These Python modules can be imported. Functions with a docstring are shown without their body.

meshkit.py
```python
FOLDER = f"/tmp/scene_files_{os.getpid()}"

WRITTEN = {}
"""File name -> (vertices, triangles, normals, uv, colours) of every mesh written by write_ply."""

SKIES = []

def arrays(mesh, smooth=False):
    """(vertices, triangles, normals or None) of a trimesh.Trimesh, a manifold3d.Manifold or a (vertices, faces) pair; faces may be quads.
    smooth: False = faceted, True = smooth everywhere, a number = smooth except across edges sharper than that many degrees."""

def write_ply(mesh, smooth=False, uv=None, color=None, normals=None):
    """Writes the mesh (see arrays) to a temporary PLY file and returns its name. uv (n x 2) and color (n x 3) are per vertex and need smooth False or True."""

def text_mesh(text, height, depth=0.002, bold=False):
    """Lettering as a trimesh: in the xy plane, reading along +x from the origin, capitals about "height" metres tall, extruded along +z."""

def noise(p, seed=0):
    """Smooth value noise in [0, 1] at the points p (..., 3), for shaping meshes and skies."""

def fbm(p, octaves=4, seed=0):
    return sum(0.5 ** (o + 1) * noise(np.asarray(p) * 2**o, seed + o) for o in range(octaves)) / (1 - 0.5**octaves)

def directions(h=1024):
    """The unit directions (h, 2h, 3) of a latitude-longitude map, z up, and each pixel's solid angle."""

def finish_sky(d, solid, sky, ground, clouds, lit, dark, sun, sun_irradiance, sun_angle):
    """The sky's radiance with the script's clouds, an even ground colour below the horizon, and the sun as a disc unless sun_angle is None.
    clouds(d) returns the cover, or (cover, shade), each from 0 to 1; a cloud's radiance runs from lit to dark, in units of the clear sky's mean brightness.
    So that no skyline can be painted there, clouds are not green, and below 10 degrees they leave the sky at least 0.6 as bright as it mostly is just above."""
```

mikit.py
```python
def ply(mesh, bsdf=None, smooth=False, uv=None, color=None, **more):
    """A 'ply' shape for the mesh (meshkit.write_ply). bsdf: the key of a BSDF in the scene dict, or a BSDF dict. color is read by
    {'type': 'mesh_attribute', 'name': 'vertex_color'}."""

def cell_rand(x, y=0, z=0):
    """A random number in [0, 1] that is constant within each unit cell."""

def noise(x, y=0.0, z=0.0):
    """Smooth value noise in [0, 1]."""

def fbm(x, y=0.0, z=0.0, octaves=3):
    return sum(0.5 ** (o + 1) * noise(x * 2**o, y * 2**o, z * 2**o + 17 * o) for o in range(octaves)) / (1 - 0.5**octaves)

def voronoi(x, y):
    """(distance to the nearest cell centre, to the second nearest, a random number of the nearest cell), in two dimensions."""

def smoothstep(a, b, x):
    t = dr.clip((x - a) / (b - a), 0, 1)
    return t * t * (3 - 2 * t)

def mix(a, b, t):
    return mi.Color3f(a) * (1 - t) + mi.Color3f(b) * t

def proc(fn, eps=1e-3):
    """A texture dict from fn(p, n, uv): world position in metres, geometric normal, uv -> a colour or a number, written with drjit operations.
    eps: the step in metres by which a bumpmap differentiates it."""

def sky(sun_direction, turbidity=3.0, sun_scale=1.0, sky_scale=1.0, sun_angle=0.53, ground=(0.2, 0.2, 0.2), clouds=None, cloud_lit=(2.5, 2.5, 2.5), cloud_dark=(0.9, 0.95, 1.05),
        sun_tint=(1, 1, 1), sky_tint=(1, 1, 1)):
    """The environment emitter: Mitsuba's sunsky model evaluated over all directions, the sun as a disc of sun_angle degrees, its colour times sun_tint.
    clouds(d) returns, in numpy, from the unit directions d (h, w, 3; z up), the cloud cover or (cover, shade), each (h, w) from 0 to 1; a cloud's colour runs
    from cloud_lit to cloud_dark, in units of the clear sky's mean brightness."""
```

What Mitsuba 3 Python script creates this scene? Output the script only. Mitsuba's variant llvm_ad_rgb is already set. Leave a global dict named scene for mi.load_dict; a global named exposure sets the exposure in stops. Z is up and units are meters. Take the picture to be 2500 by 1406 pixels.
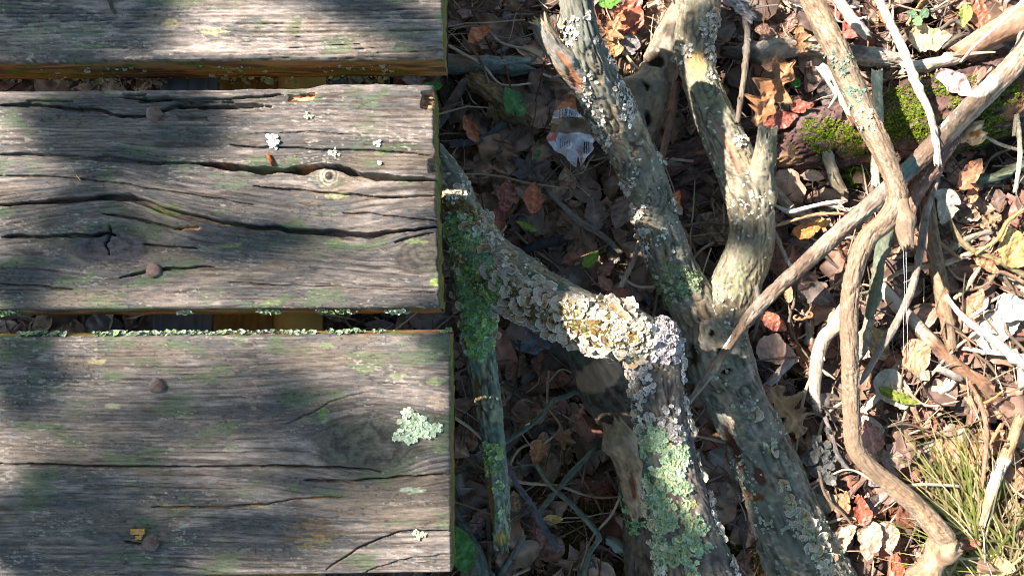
import math
import numpy as np
import trimesh
import mitsuba as mi
import mikit
import meshkit

T4 = mi.ScalarTransform4f
scene, labels = {'type': 'scene'}, {}

# ------------------------------------------------------------------ camera, daylight, exposure
CAM_H, TILT, FPX = 0.75, 3.92, 2000.0
_t = math.radians(TILT)
CAM = np.array([0, 0, CAM_H])
FWD, UPV, RGT = np.array([0, math.sin(_t), -math.cos(_t)]), np.array([0, math.cos(_t), math.sin(_t)]), np.array([1.0, 0, 0])
scene['camera'] = {'type': 'perspective', 'fov': 2 * math.degrees(math.atan(1250 / FPX)), 'fov_axis': 'x', 'near_clip': 0.05, 'far_clip': 60.0,
                   'to_world': T4().look_at(origin=CAM.tolist(), target=(CAM + FWD).tolist(), up=UPV.tolist())}
SUN = np.array([-1.1, 0.45, 1.0])
SUN /= np.linalg.norm(SUN)
scene['daylight'] = mikit.sky(SUN.tolist(), turbidity=3.0, sun_angle=0.53, sun_tint=(0.91, 0.985, 1.26), sky_tint=(1.08, 1.0, 0.95))
exposure = 3.7

# ------------------------------------------------------------------ helpers
def P(px, py, z):
    """the world point at height z that stands at the photograph's pixel (2500 x 1406): used to survey where things lie"""
    px, py, z = np.broadcast_arrays(np.asarray(px, float), np.asarray(py, float), np.asarray(z, float))
    d = FWD * FPX + RGT * (px[..., None] - 1250) - UPV * (py[..., None] - 703)
    return CAM + d * ((z - CAM_H) / d[..., 2])[..., None]

def mpp(z):
    return (CAM_H - z) / FPX

def lin(c):
    """'rrggbb' or a triple 0..1 in sRGB -> linear"""
    if isinstance(c, str):
        c = [int(c[i:i + 2], 16) / 255 for i in (0, 2, 4)]
    c = np.asarray(c, float)
    return np.where(c <= 0.04045, c / 12.92, ((c + 0.055) / 1.055) ** 2.4)

def sstep(a, b, x):
    t = np.clip((np.asarray(x, float) - a) / (b - a), 0, 1)
    return t * t * (3 - 2 * t)

def lerp(a, b, t):
    t = np.asarray(t)[..., None]
    return np.asarray(a) * (1 - t) + np.asarray(b) * t

def fb(x, y, z=0.0, o=3, seed=0):
    x, y, z = np.broadcast_arrays(np.asarray(x, float), np.asarray(y, float), np.asarray(z, float))
    return meshkit.fbm(np.stack([x, y, z], -1), o, seed)

def ns(x, y, z=0.0, seed=0):
    x, y, z = np.broadcast_arrays(np.asarray(x, float), np.asarray(y, float), np.asarray(z, float))
    return meshkit.noise(np.stack([x, y, z], -1), seed)

def nrm(v):
    return v / np.maximum(np.linalg.norm(v, axis=-1, keepdims=True), 1e-12)

taken = {}
def key_for(name):
    n = taken.get(name, 0)
    taken[name] = n + 1
    return name if n == 0 else f'{name}_{n:03d}'

def put(name, V, F, bsdf, color=None, parent=None, smooth=True, to_world=None):
    key = key_for(f'{parent}__{name}' if parent else name)
    d = mikit.ply((V, F), bsdf, smooth=smooth, color=color)
    if to_world is not None:
        d['to_world'] = to_world
    scene[key] = d
    return key

def tag(key, label=None, cat=None, group=None, kind=None):
    labels[key] = {k: v for k, v in (('label', label), ('category', cat), ('group', group), ('kind', kind)) if v}

def thing(name, label, cat, group=None, kind=None):
    key = key_for(name)
    tag(key, label, cat, group, kind)
    return key

def vc(rough, spec=0.4, **k):
    return {'type': 'twosided', 'b': {'type': 'principled', 'base_color': {'type': 'mesh_attribute', 'name': 'vertex_color'}, 'roughness': rough, 'specular': spec, **k}}

scene['mat_wood'] = vc(0.75, 0.3)
scene['mat_bark'] = {'type': 'twosided', 'b': {'type': 'diffuse', 'reflectance': {'type': 'mesh_attribute', 'name': 'vertex_color'}}}
scene['mat_smooth_bark'] = vc(0.55, 0.4)
scene['mat_leaf'] = vc(0.5, 0.45)
scene['mat_lichen'] = {'type': 'twosided', 'b': {'type': 'diffuse', 'reflectance': {'type': 'mesh_attribute', 'name': 'vertex_color'}}}
scene['mat_soil'] = {'type': 'twosided', 'b': {'type': 'diffuse', 'reflectance': {'type': 'mesh_attribute', 'name': 'vertex_color'}}}
scene['mat_rust'] = vc(0.7, 0.3)
scene['mat_paper'] = vc(0.4, 0.5)
scene['mat_ink'] = {'type': 'twosided', 'b': {'type': 'diffuse', 'reflectance': {'type': 'rgb', 'value': [0.03, 0.03, 0.035]}}}
scene['mat_green'] = {'type': 'principledthin', 'base_color': {'type': 'mesh_attribute', 'name': 'vertex_color'}, 'roughness': 0.45, 'diff_trans': 0.6, 'spec_trans': 0.0}
scene['mat_silk'] = {'type': 'twosided', 'b': {'type': 'diffuse', 'reflectance': {'type': 'rgb', 'value': [0.7, 0.7, 0.7]}}}

def grid_faces(nu, nv, wrap=False):
    i, j = np.meshgrid(np.arange(nu - 1), np.arange(nv if wrap else nv - 1), indexing='ij')
    a, b = i * nv + j, i * nv + (j + 1) % nv
    return np.stack([a, b, b + nv, a + nv], -1).reshape(-1, 4)

def tri(F):
    F = np.asarray(F)
    return np.vstack([F[:, [0, 1, 2]], F[:, [0, 2, 3]]]) if F.shape[1] == 4 else F

def polyline_distance(X, Y, pts):
    """distance to a polyline, the side (+ below in the image) and the way along it, 0..1"""
    pts = np.asarray(pts, float)
    best, along, side = np.full(X.shape, 1e9), np.zeros(X.shape), np.zeros(X.shape)
    L = np.concatenate([[0], np.cumsum(np.linalg.norm(np.diff(pts, axis=0), axis=1))])
    for k in range(len(pts) - 1):
        a, d = pts[k], pts[k + 1] - pts[k]
        l2 = max(d @ d, 1e-9)
        t = np.clip(((X - a[0]) * d[0] + (Y - a[1]) * d[1]) / l2, 0, 1)
        ex, ey = X - a[0] - t * d[0], Y - a[1] - t * d[1]
        e = np.hypot(ex, ey)
        m = e < best
        best = np.where(m, e, best)
        along = np.where(m, (L[k] + t * math.sqrt(l2)) / L[-1], along)
        side = np.where(m, np.sign(d[0] * ey - d[1] * ex), side)
    return best, side, along

def spline(p, n):
    """Catmull-Rom through the rows of p, n samples spread evenly along it"""
    p = np.asarray(p, float)
    q = np.vstack([2 * p[0] - p[1], p, 2 * p[-1] - p[-2]])
    out = []
    for k in range(len(p) - 1):
        t = np.linspace(0, 1, 40, endpoint=False)[:, None]
        a, b, c, d = q[k:k + 4]
        out.append(0.5 * (2 * b + (c - a) * t + (2 * a - 5 * b + 4 * c - d) * t**2 + (3 * b - a - 3 * c + d) * t**3))
    out = np.vstack(out + [p[-1:]])
    s = np.concatenate([[0], np.cumsum(np.linalg.norm(np.diff(out[:, :3], axis=0), axis=1))])
    g = np.linspace(0, s[-1], n)
    return np.stack([np.interp(g, s, out[:, k]) for k in range(p.shape[1])], 1), s[-1]

class Tube:
    """A limb along a surveyed path of (px, py, z of its axis, width in px)."""
    def __init__(self, path, ds=0.0012, nseg=48, seed=0, wob=0.06, ends=('round', 'round'), furrow=(0.0006, 55, 380), lump=0.05, kw=None):
        path = np.asarray(path, float)
        ctrl = np.hstack([P(path[:, 0], path[:, 1], path[:, 2]), (path[:, 3] * mpp(path[:, 2]) / 2)[:, None]])
        length = np.linalg.norm(np.diff(ctrl[:, :3], axis=0), axis=1).sum()
        n = max(6, int(length / ds))
        c, L = spline(ctrl, n)
        self.s = np.linspace(0, L, n)
        C, R = c[:, :3], np.maximum(c[:, 3], 2e-4)
        k = seed * 7.3 + 3
        C = C + np.stack([ns(self.s * 22, k, 0.5) - 0.5, ns(self.s * 22, k, 7.5) - 0.5, 0 * R], 1) * R[:, None] * wob * 3
        Tn = nrm(np.gradient(C, axis=0))
        lat = nrm(np.cross(Tn, [0, 0, 1.0]))
        up = np.cross(lat, Tn)
        th = np.arange(nseg) / nseg * 2 * math.pi
        co, si = np.cos(th), np.sin(th)
        S = np.broadcast_to(self.s[:, None], (n, nseg))
        D = lat[:, None] * co[None, :, None] + up[:, None] * si[None, :, None]
        r = np.broadcast_to(R[:, None], (n, nseg)).copy()
        qx, qy = co[None] * R[:, None], si[None] * R[:, None]
        self.q = (S + k, qx + k, qy)
        r *= 1 + lump * 2 * (fb(S * 30 + k, qx * 45, qy * 45, 2, seed) - 0.5) * 2
        nod = np.random.default_rng(seed + 9000)
        if nseg <= 60:
            for _ in range(int(nod.integers(2, 6))):
                at = nod.uniform(.08, .92) * L
                r *= (1 + nod.uniform(.12, .38) * np.exp(-((S - at) / (R.mean() * nod.uniform(.5, 1.1))) ** 2) * (.7 + .6 * co[None] * nod.choice([-1, 1])))
        A, fs, fc = furrow
        if A > 0:
            w = 0.012 * (ns(S * 60 + k, qx * 60, qy * 60, seed + 5) - 0.5)
            f = np.abs(2 * ns(S * fs + k, (qx + w) * fc, (qy + w) * fc, seed + 1) - 1)
            f2 = np.abs(2 * ns(S * fs * 2.3 + k, (qx + w) * fc * 2, (qy + w) * fc * 2, seed + 2) - 1)
            self.fur = 1 - sstep(0.0, 0.35, f)
            self.fur = (1 - sstep(0.0, 0.24, f)) * sstep(.3, .6, ns(S * 70 + k, qx * 90, qy * 90, seed + 8))
            f3 = 1 - sstep(0, 0.22, f2)
            self.plate = sstep(.47, .50, fb(S * fs * .9 + k, qx * fc * .32, qy * fc * .32, 4, seed + 6))
            fib = ns(S * fs * .6 + k, qx * fc * 2.6, qy * fc * 2.6, seed + 7)
            r -= A * 1.9 * np.maximum(self.fur * (0.4 + 0.9 * ns(S * 30, k, 0, seed)), 0.6 * f3)
            r += A * 0.9 * self.plate + A * 0.8 * (fib - .5)
            self.fib = fib
            r += A * 1.1 * (fb(S * 420, qx * 700, qy * 700, 3, seed + 3) - 0.5)
            r += A * 0.9 * (fb(S * 120, qx * 260, qy * 260, 2, seed + 4) - 0.5)
        else:
            self.fur, self.plate, self.fib = np.zeros((n, nseg)), np.zeros((n, nseg)), np.full((n, nseg), .5)
        ax = np.zeros((n, nseg))
        for e, at in zip(ends, (0, n - 1)):
            dist = np.abs(self.s - self.s[at])[:, None]
            if e == 'round':
                x = np.clip(dist / np.maximum(R[:, None] * 0.7, 1e-6), 0, 1)
                r *= np.sqrt(np.clip(1 - (1 - x) ** 2, 0.02, 1))
            elif e == 'broken':
                jag = (fb(co[None] * 3 + k, si[None] * 3, at * 1.0, 3, seed + 9) - 0.35) * R[at] * 2.6
                ax += (1 if at else -1) * jag * np.exp(-dist / (R[at] * 1.2))
        self.V = C[:, None] + D * r[..., None] + Tn[:, None] * ax[..., None]
        self.n, self.m, self.C, self.R, self.Tn, self.D, self.lat = n, nseg, C, R, Tn, D, lat
        self.S, self.th = S, np.broadcast_to(th[None], (n, nseg))
        self.seed = seed

    def paint(self, a, b, patch=None, pf=26, pt=0.55, speck=None, sf=420, st=0.72, furcol=None, streak=0.5):
        x, y, z = self.q
        t = fb(x * 40, y * 230, z * 230, 3, self.seed + 11)
        t2 = fb(x * 260, y * 320, z * 320, 2, self.seed + 12)
        col = lerp(lin(a), lin(b), np.clip((t * streak + t2 * (1 - streak) - 0.5) * 2.2 + 0.5, 0, 1))
        grit = ns(x * 520, y * 700, z * 700, self.seed + 16)
        g2 = np.random.default_rng(self.seed + 31).random(x.shape)
        col = col * (0.34 + 0.62 * grit + 0.50 * self.fib + 0.26 * g2)[..., None]
        col = lerp(col * np.array([1.05, .97, .88]), col * np.array([.92, .95, .96]) * .9, self.plate)
        if patch is not None:
            p = fb(x * pf, y * pf * 1.6, z * pf * 1.6, 5, self.seed + 13) + 0.10 * (t - 0.5)
            col = lerp(col, lin(patch) * (0.75 + 0.5 * t2[..., None]), sstep(pt - 0.04, pt + 0.05, p) * 0.85)
        if furcol is not None:
            col = lerp(col, lin(furcol), self.fur * 0.85)
        if speck is not None:
            sp = ns(x * sf, y * sf, z * sf, self.seed + 14) * 0.7 + fb(x * 60, y * 60, z * 60, 2, self.seed + 15) * 0.3
            col = lerp(col, lin(speck), sstep(st, st + 0.04, sp) * 0.9)
        self.col = col
        return self

    def blot(self, spots, depth=0.0):
        """real patches of another surface: (px, py, z, radius px along, radius px across, angle, colour), e.g. where the bark has come off"""
        x, y, z = self.q
        for px, py, zz, ra, rb, ang, colour in spots:
            c = P(px, py, zz)
            k = mpp(zz)
            dx, dy = (self.V[..., 0] - c[0]) / k, (self.V[..., 1] - c[1]) / k
            ca, sa = math.cos(math.radians(ang)), math.sin(math.radians(ang))
            u, v = (dx * ca + dy * sa) / ra, (-dx * sa + dy * ca) / rb
            d = np.hypot(u, v) + 0.5 * (fb(x * 160, y * 260, z * 260, 3, self.seed + 21) - 0.5)
            top = sstep(-0.6, -0.2, self.D[..., 2])
            m = (1 - sstep(0.9, 1.0, d)) * top
            t = fb(x * 90, y * 600, z * 600, 2, self.seed + 22)
            self.col = lerp(self.col, lin(colour) * (0.65 + 0.7 * t[..., None]), m)
            if depth:
                self.V = self.V - self.D * (m * depth)[..., None]
        return self

    def mesh(self):
        V, F = self.V.reshape(-1, 3), tri(grid_faces(self.n, self.m, True))
        caps, cc, base = [], [], len(V)
        for row, flip in ((0, False), (self.n - 1, True)):
            caps.append(self.V[row].mean(0) + (self.Tn[row] * self.R[row] * (0.5 if row == 0 else -0.5)) * 0.3)
            cc.append(self.col[row].mean(0))
            a = row * self.m + np.arange(self.m)
            b = row * self.m + (np.arange(self.m) + 1) % self.m
            c = np.full(self.m, base + len(caps) - 1)
            F = np.vstack([F, np.stack([b, a, c] if not flip else [a, b, c], 1)])
        return np.vstack([V, caps]), F[:, ::-1], np.vstack([self.col.reshape(-1, 3), cc])

    def put(self, name, bsdf='mat_bark', parent=None):
        V, F, c = self.mesh()
        return put(name, V, F, bsdf, c, parent)

    def sample(self, n, rng, accept):
        """points on the bark: position, outward direction, direction along; accept(p, up-ness, side -1..1, s/L) gives a probability"""
        i = rng.integers(0, self.n, n)
        j = rng.integers(0, self.m, n)
        p, d, t = self.V[i, j], self.D[i, j], self.Tn[i]
        side = np.cos(self.th[i, j])
        keep = rng.random(n) < accept(p, d[:, 2], side, i / self.n) * self.R[i] / self.R.max()
        return p[keep], d[keep], t[keep]

def spots_field(p, spots, soft=0.35):
    """1 inside the surveyed round spots (px, py, z, radius px), falling off outside"""
    out = np.zeros(len(p))
    for px, py, z, r in spots:
        c = P(px, py, z)
        d = np.hypot(p[:, 0] - c[0], p[:, 1] - c[1]) / (r * mpp(z))
        out = np.maximum(out, 1 - sstep(1 - soft, 1 + soft, d))
    return out

def frames(nv, rng, along=None):
    """x, y, z axes with z along nv and x turned at random (or towards along)"""
    a = rng.normal(size=nv.shape) if along is None else along
    x = nrm(a - nv * (a * nv).sum(1, keepdims=True))
    return x, np.cross(nv, x), nv

def scatter(bases, pos, ax, size, tint, rng):
    """one mesh of many small pieces: bases = [(V, F, shade per vertex)], tint (n, 3)"""
    Vs, Fs, Cs, off = [], [], [], 0
    which = rng.integers(0, len(bases), len(pos))
    for b, (V, F, sh) in enumerate(bases):
        k = np.nonzero(which == b)[0]
        if not len(k):
            continue
        W = pos[k, None] + size[k, None, None] * (ax[0][k, None] * V[None, :, :1] + ax[1][k, None] * V[None, :, 1:2] + ax[2][k, None] * V[None, :, 2:])
        Vs.append(W.reshape(-1, 3))
        Fs.append((F[None] + (np.arange(len(k)) * len(V))[:, None, None] + off).reshape(-1, 3))
        Cs.append((tint[k, None] * sh[None, :, None]).reshape(-1, 3))
        off += len(k) * len(V)
    return np.vstack(Vs), np.vstack(Fs), np.clip(np.vstack(Cs), 0, 0.95)

def flake_bases(n, seed, cup=0.35, nr=9):
    rng, out = np.random.default_rng(seed), []
    for _ in range(n):
        a = np.arange(nr) / nr * 2 * math.pi + rng.normal(0, 0.12, nr)
        r1, r2 = 0.55 * rng.uniform(0.8, 1.2, nr), rng.uniform(0.65, 1.25, nr)
        V = np.vstack([[0, 0, 0.0], np.stack([r1 * np.cos(a), r1 * np.sin(a), 0.1 + rng.normal(0, 0.07, nr)], 1), np.stack([r2 * np.cos(a), r2 * np.sin(a), cup + rng.normal(0, 0.16, nr)], 1)])
        i = np.arange(nr)
        j = (i + 1) % nr
        F = np.vstack([np.stack([0 * i, 1 + i, 1 + j], 1), np.stack([1 + i, 1 + nr + i, 1 + nr + j], 1), np.stack([1 + i, 1 + nr + j, 1 + j], 1)])
        out.append((V, F, np.concatenate([[0.75], np.full(nr, 0.9), np.full(nr, 1.08)])))
    return out

def bracket_base(seed, zones, nr=6, na=17):
    """one shelf of bracket fungus: base at the origin, growing along +x, ruffled, with rings of colour"""
    rng = np.random.default_rng(seed)
    a = np.linspace(-1.75, 1.75, na)
    rim = 1 + 0.08 * np.sin(a * rng.uniform(2, 4) + rng.uniform(0, 6)) + 0.06 * np.sin(a * rng.uniform(7, 10) + rng.uniform(0, 6)) + rng.normal(0, 0.03, na)
    rr = np.array([0.02, 0.35, 0.6, 0.8, 0.93, 1.0])[:nr]
    r = rr[:, None] * rim[None] * (0.62 + 0.38 * np.cos(a / 2)[None])
    z = 0.10 * rr[:, None] ** 2 * np.sin(a * rng.uniform(3, 6) + rng.uniform(0, 6))[None] + 0.2 * rr[:, None] ** 2 - 0.07 * (rr[:, None] > 0.95)
    z = z + 0.025 * np.where(np.arange(nr)[:, None] % 2, 1, -1)
    top = np.stack([r * np.cos(a)[None] + 0.25, r * np.sin(a)[None], z], -1).reshape(-1, 3)
    bot = top * [0.97, 0.97, 1] - [0, 0, 0.1]
    F = tri(grid_faces(nr, na))
    i = np.arange(na - 1) + (nr - 1) * na
    rimf = np.stack([i, i + 1, i + 1 + nr * na, i + nr * na], 1)
    Fa = np.vstack([F, F[:, ::-1] + nr * na, tri(rimf)])
    zc = np.array([lin(zones[k % len(zones)]) for k in range(nr)])
    c = np.repeat(zc[:, None], na, 1) * rng.uniform(0.85, 1.12, (nr, na, 1))
    return np.vstack([top, bot]), Fa, np.vstack([c.reshape(-1, 3), c.reshape(-1, 3) * 0.9])

# ------------------------------------------------------------------ the ground
rng = np.random.default_rng(5)
def ground_z(x, y):
    return 0.010 * (fb(np.asarray(x) * 9 + 3, np.asarray(y) * 9, 0, 3, 4) - 0.5) * 2

def axis(lo, hi, fine, far):
    a = np.arange(lo, hi, fine)
    g = np.cumsum(fine * 1.35 ** np.arange(1, 40))
    g = g[g < far]
    return np.concatenate([lo - g[::-1], a, hi + g])
gx, gy = axis(-0.5, 0.55, 0.0035, 25), axis(-0.4, 0.42, 0.0035, 25)
GX, GY = np.meshgrid(gx, gy, indexing='ij')
GZ = ground_z(GX, GY) + 0.006 * (fb(GX * 120, GY * 120, 0, 3, 8) - 0.5) - 0.003
gcol = lerp(lin('241c16'), lin('3a2d24'), fb(GX * 150, GY * 150, 0, 3, 9))
gcol = lerp(gcol, lin('5d4a3a'), sstep(0.55, 0.7, fb(GX * 400, GY * 400, 0, 2, 10)))
gk = put('ground', np.stack([GX, GY, GZ], -1).reshape(-1, 3), tri(grid_faces(len(gx), len(gy))), 'mat_soil', gcol.reshape(-1, 3))
tag(gk, 'dark soil of the forest floor under the leaf litter', kind='structure')

# ------------------------------------------------------------------ the boardwalk
ZT, TH = 0.25, 0.042
deck = thing('boardwalk', 'weathered grey boardwalk of three wide nailed planks on the left', 'boardwalk')

def make_plank(name, yt, yb, xr, seed, cracks, lifts, knots, stains, label, freq=9.5, amp=0.00035, bend=None, chips=(), pale=0.5, tone=1.0):
    """yt(x), yb(x): far and near edge, xr(y): the right end, all surveyed in px on the plank's top; grain, cracks and knots are real relief"""
    rng = np.random.default_rng(seed)
    XL = -2600.0
    xs = np.concatenate([np.linspace(XL, -70, 80, endpoint=False), np.arange(-70, 1100, 2.6)])
    u = (xs - XL) / (xs[-1] - XL)
    nt = 300
    vt = np.linspace(0, 1, nt)
    X0 = XL + u[:, None] * (1100 - XL) + 0 * vt[None]
    Yt, Yb = yt(X0[:, 0])[:, None], yb(X0[:, 0])[:, None]
    Y = Yt + (Yb - Yt) * vt[None]
    X = XL + u[:, None] * (xr(Y) - XL)
    # the grain runs along v = const and swings round knots
    v = Y.copy()
    if bend is not None:
        yc = np.interp(X, bend[0], bend[1])
        v = v - np.exp(-((Y - yc) / bend[2]) ** 2) * (yc - np.mean(bend[1]))
    ring, kin = np.zeros(X.shape), np.zeros(X.shape)
    for kx, ky, kr, ka, kc in knots:
        dx, dy = (X - kx) / ka, Y - ky
        r2 = dx * dx + dy * dy
        v = v - dy * kr * kr / (r2 + 0.4 * kr * kr)
        wob = 0.35 * (fb(X / 40, Y / 40, kx, 3, seed + 50) - 0.5)
        m = 1 - sstep(0.55, 1.1, np.sqrt(r2) / kr + wob)
        ring = np.where(m > 0.02, np.sqrt(r2), ring)
        kin = np.maximum(kin, m)
    v = v + 5 * (fb(X / 260, Y / 60, seed, 2, seed) - 0.5)
    fine = ns(X / 520, v / freq * 1.3, seed, seed + 1) * 0.62 + ns(X / 160, v / freq * 2.7, seed, seed + 2) * 0.38
    fine = lerp(fine[..., None], ns(X / 9, Y / 9, seed, seed + 3)[..., None] * 0.5 + 0.5 * ns(ring / 6, np.arctan2(Y, X) * 3, 0, seed)[..., None], kin * 0.75)[..., 0]
    lines = np.abs(2 * ns(X / 1100, v / freq * .8, seed + 0.5, seed + 4) - 1)
    phase = v / freq + 2.2 * (fb(X / 500, v / 55, seed, 2, seed + 60) - 0.5) + 0.5 * (fb(X / 90, v / 12, seed, 2, seed + 61) - 0.5)
    saw = phase - np.floor(phase)
    groove = (1 - sstep(0.0, 0.16, saw) * (1 - sstep(0.86, 1.0, saw)))
    gpow = sstep(0.36, 0.56, fb(X / 230, v / 40, 5, 3, seed + 62)) * (0.45 + 0.8 * ns(X / 60, np.floor(phase) * 1.7, 0, seed + 63)) * (1 - 0.75 * kin)
    H = amp * 2.0 * (fine - 0.5) - amp * 2.6 * groove * gpow + amp * 0.8 * saw
    H += 0.0011 * (fb(X / 160, v / 45, seed, 3, seed + 5) - 0.5)
    H += 0.0006 * (fb(X / 14, Y / 4, seed, 3, seed + 6) - 0.5)
    Xw = X + 14 * (fb(X / 60, Y / 25, 3, 2, seed + 7) - 0.5)
    Yw = Y + 9 * (fb(X / 45, Y / 25, 7, 3, seed + 8) - 0.5)
    raw = np.zeros(X.shape)
    for pts, w, depth, rawness in cracks:
        d, side, al = polyline_distance(Xw, Yw, pts)
        ww = w * np.sqrt(np.clip(np.minimum(al, 1 - al) * 6, 0.05, 1)) * (0.6 + 0.8 * ns(al * 14, depth * 1e4, 0, seed + 9))
        m = 1 - sstep(ww * 0.38, ww * 0.52 + 0.9, d)
        H -= depth * m
        if rawness:
            raw = np.maximum(raw, rawness * (1 - sstep(ww * 0.5, ww * 1.1, d)) * sstep(0.45, 0.6, ns(al * 9, 3, 0, seed + 10)))
    for pts, w, h in lifts:
        d, side, al = polyline_distance(Xw, Y, pts)
        H += h * np.exp(-(d / w) ** 2) * sstep(0, 0.15, al) * sstep(0, 0.15, 1 - al)
    for cx, cy, ra, rb, dep, rawness in chips:
        e = np.maximum(np.abs(X - cx) / ra, np.abs(Yw - cy) / rb) + 0.55 * (fb(X / 22, v / 7, 9, 3, seed + 11) - 0.5)
        m = 1 - sstep(0.82, 0.95, e)
        H -= dep * m * (0.7 + 0.6 * ns(X / 40, v / 4, 1, seed + 12))
        raw = np.maximum(raw, rawness * m)
    for kx, ky, kr, ka, kc in knots:
        r = np.hypot((X - kx) / ka, Y - ky) / kr
        H += 0.0012 * np.exp(-(r * 1.1) ** 2)
    # colour of the weathered wood: bleached fibres, grey wood, black mildew and algae
    blot = fb(X / 150, v / 34, seed, 4, seed + 20)
    grit = fb(X / 40, v / 6, seed, 3, seed + 21)
    mixg = np.clip((fine - 0.5) * 1.15 + (grit - 0.5) * 1.1 + 0.5 + (pale - 0.5), 0, 1)
    C = lerp(lin('544c44'), lin('aca195'), mixg) * tone
    C = lerp(C, lin('3a322b') * tone, np.clip(groove * gpow, 0, 1) * 0.6)
    C = lerp(C, lin('cbc3b8') * tone, sstep(.62, .8, ns(X / 40, phase * 2.2, 3, seed + 64)) * (1 - groove) * 0.22)
    mil = sstep(0.44, 0.57, blot * 0.72 + grit * 0.28 + 0.02 * (ns(X / 6, Y / 5, 0, seed + 22) - 0.5))
    C = lerp(C, lin('3c3e3d') * (0.6 + 0.9 * grit[..., None]), mil * (0.35 + 0.5 * sstep(0.42, 0.56, grit)))
    warm = sstep(0.55, 0.68, fb(X / 190, v / 50, 31, 4, seed + 23))
    C = lerp(C, lin('6f624e') * (0.6 + 0.8 * grit[..., None]), warm * 0.4)
    alg = sstep(0.57, 0.70, fb(X / 90, Y / 40, 17, 4, seed + 24) + 0.12 * (grit - 0.5))
    C = lerp(C, lin('4e5c40') * (0.6 + 0.8 * grit[..., None]), alg * 0.65)
    dots = ns(X / 9, Y / 3.2, 2, seed + 25) * 0.5 + fb(X / 110, Y / 36, 5, 3, seed + 26) * 0.5
    C = lerp(C, lin('a39d8e'), sstep(0.71, 0.75, dots) * 0.45)
    C = lerp(C, lin('2c2a28'), sstep(0.73, 0.78, ns(X / 6, Y / 3.4, 12, seed + 27) * 0.65 + blot * 0.35) * 0.7)
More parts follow.
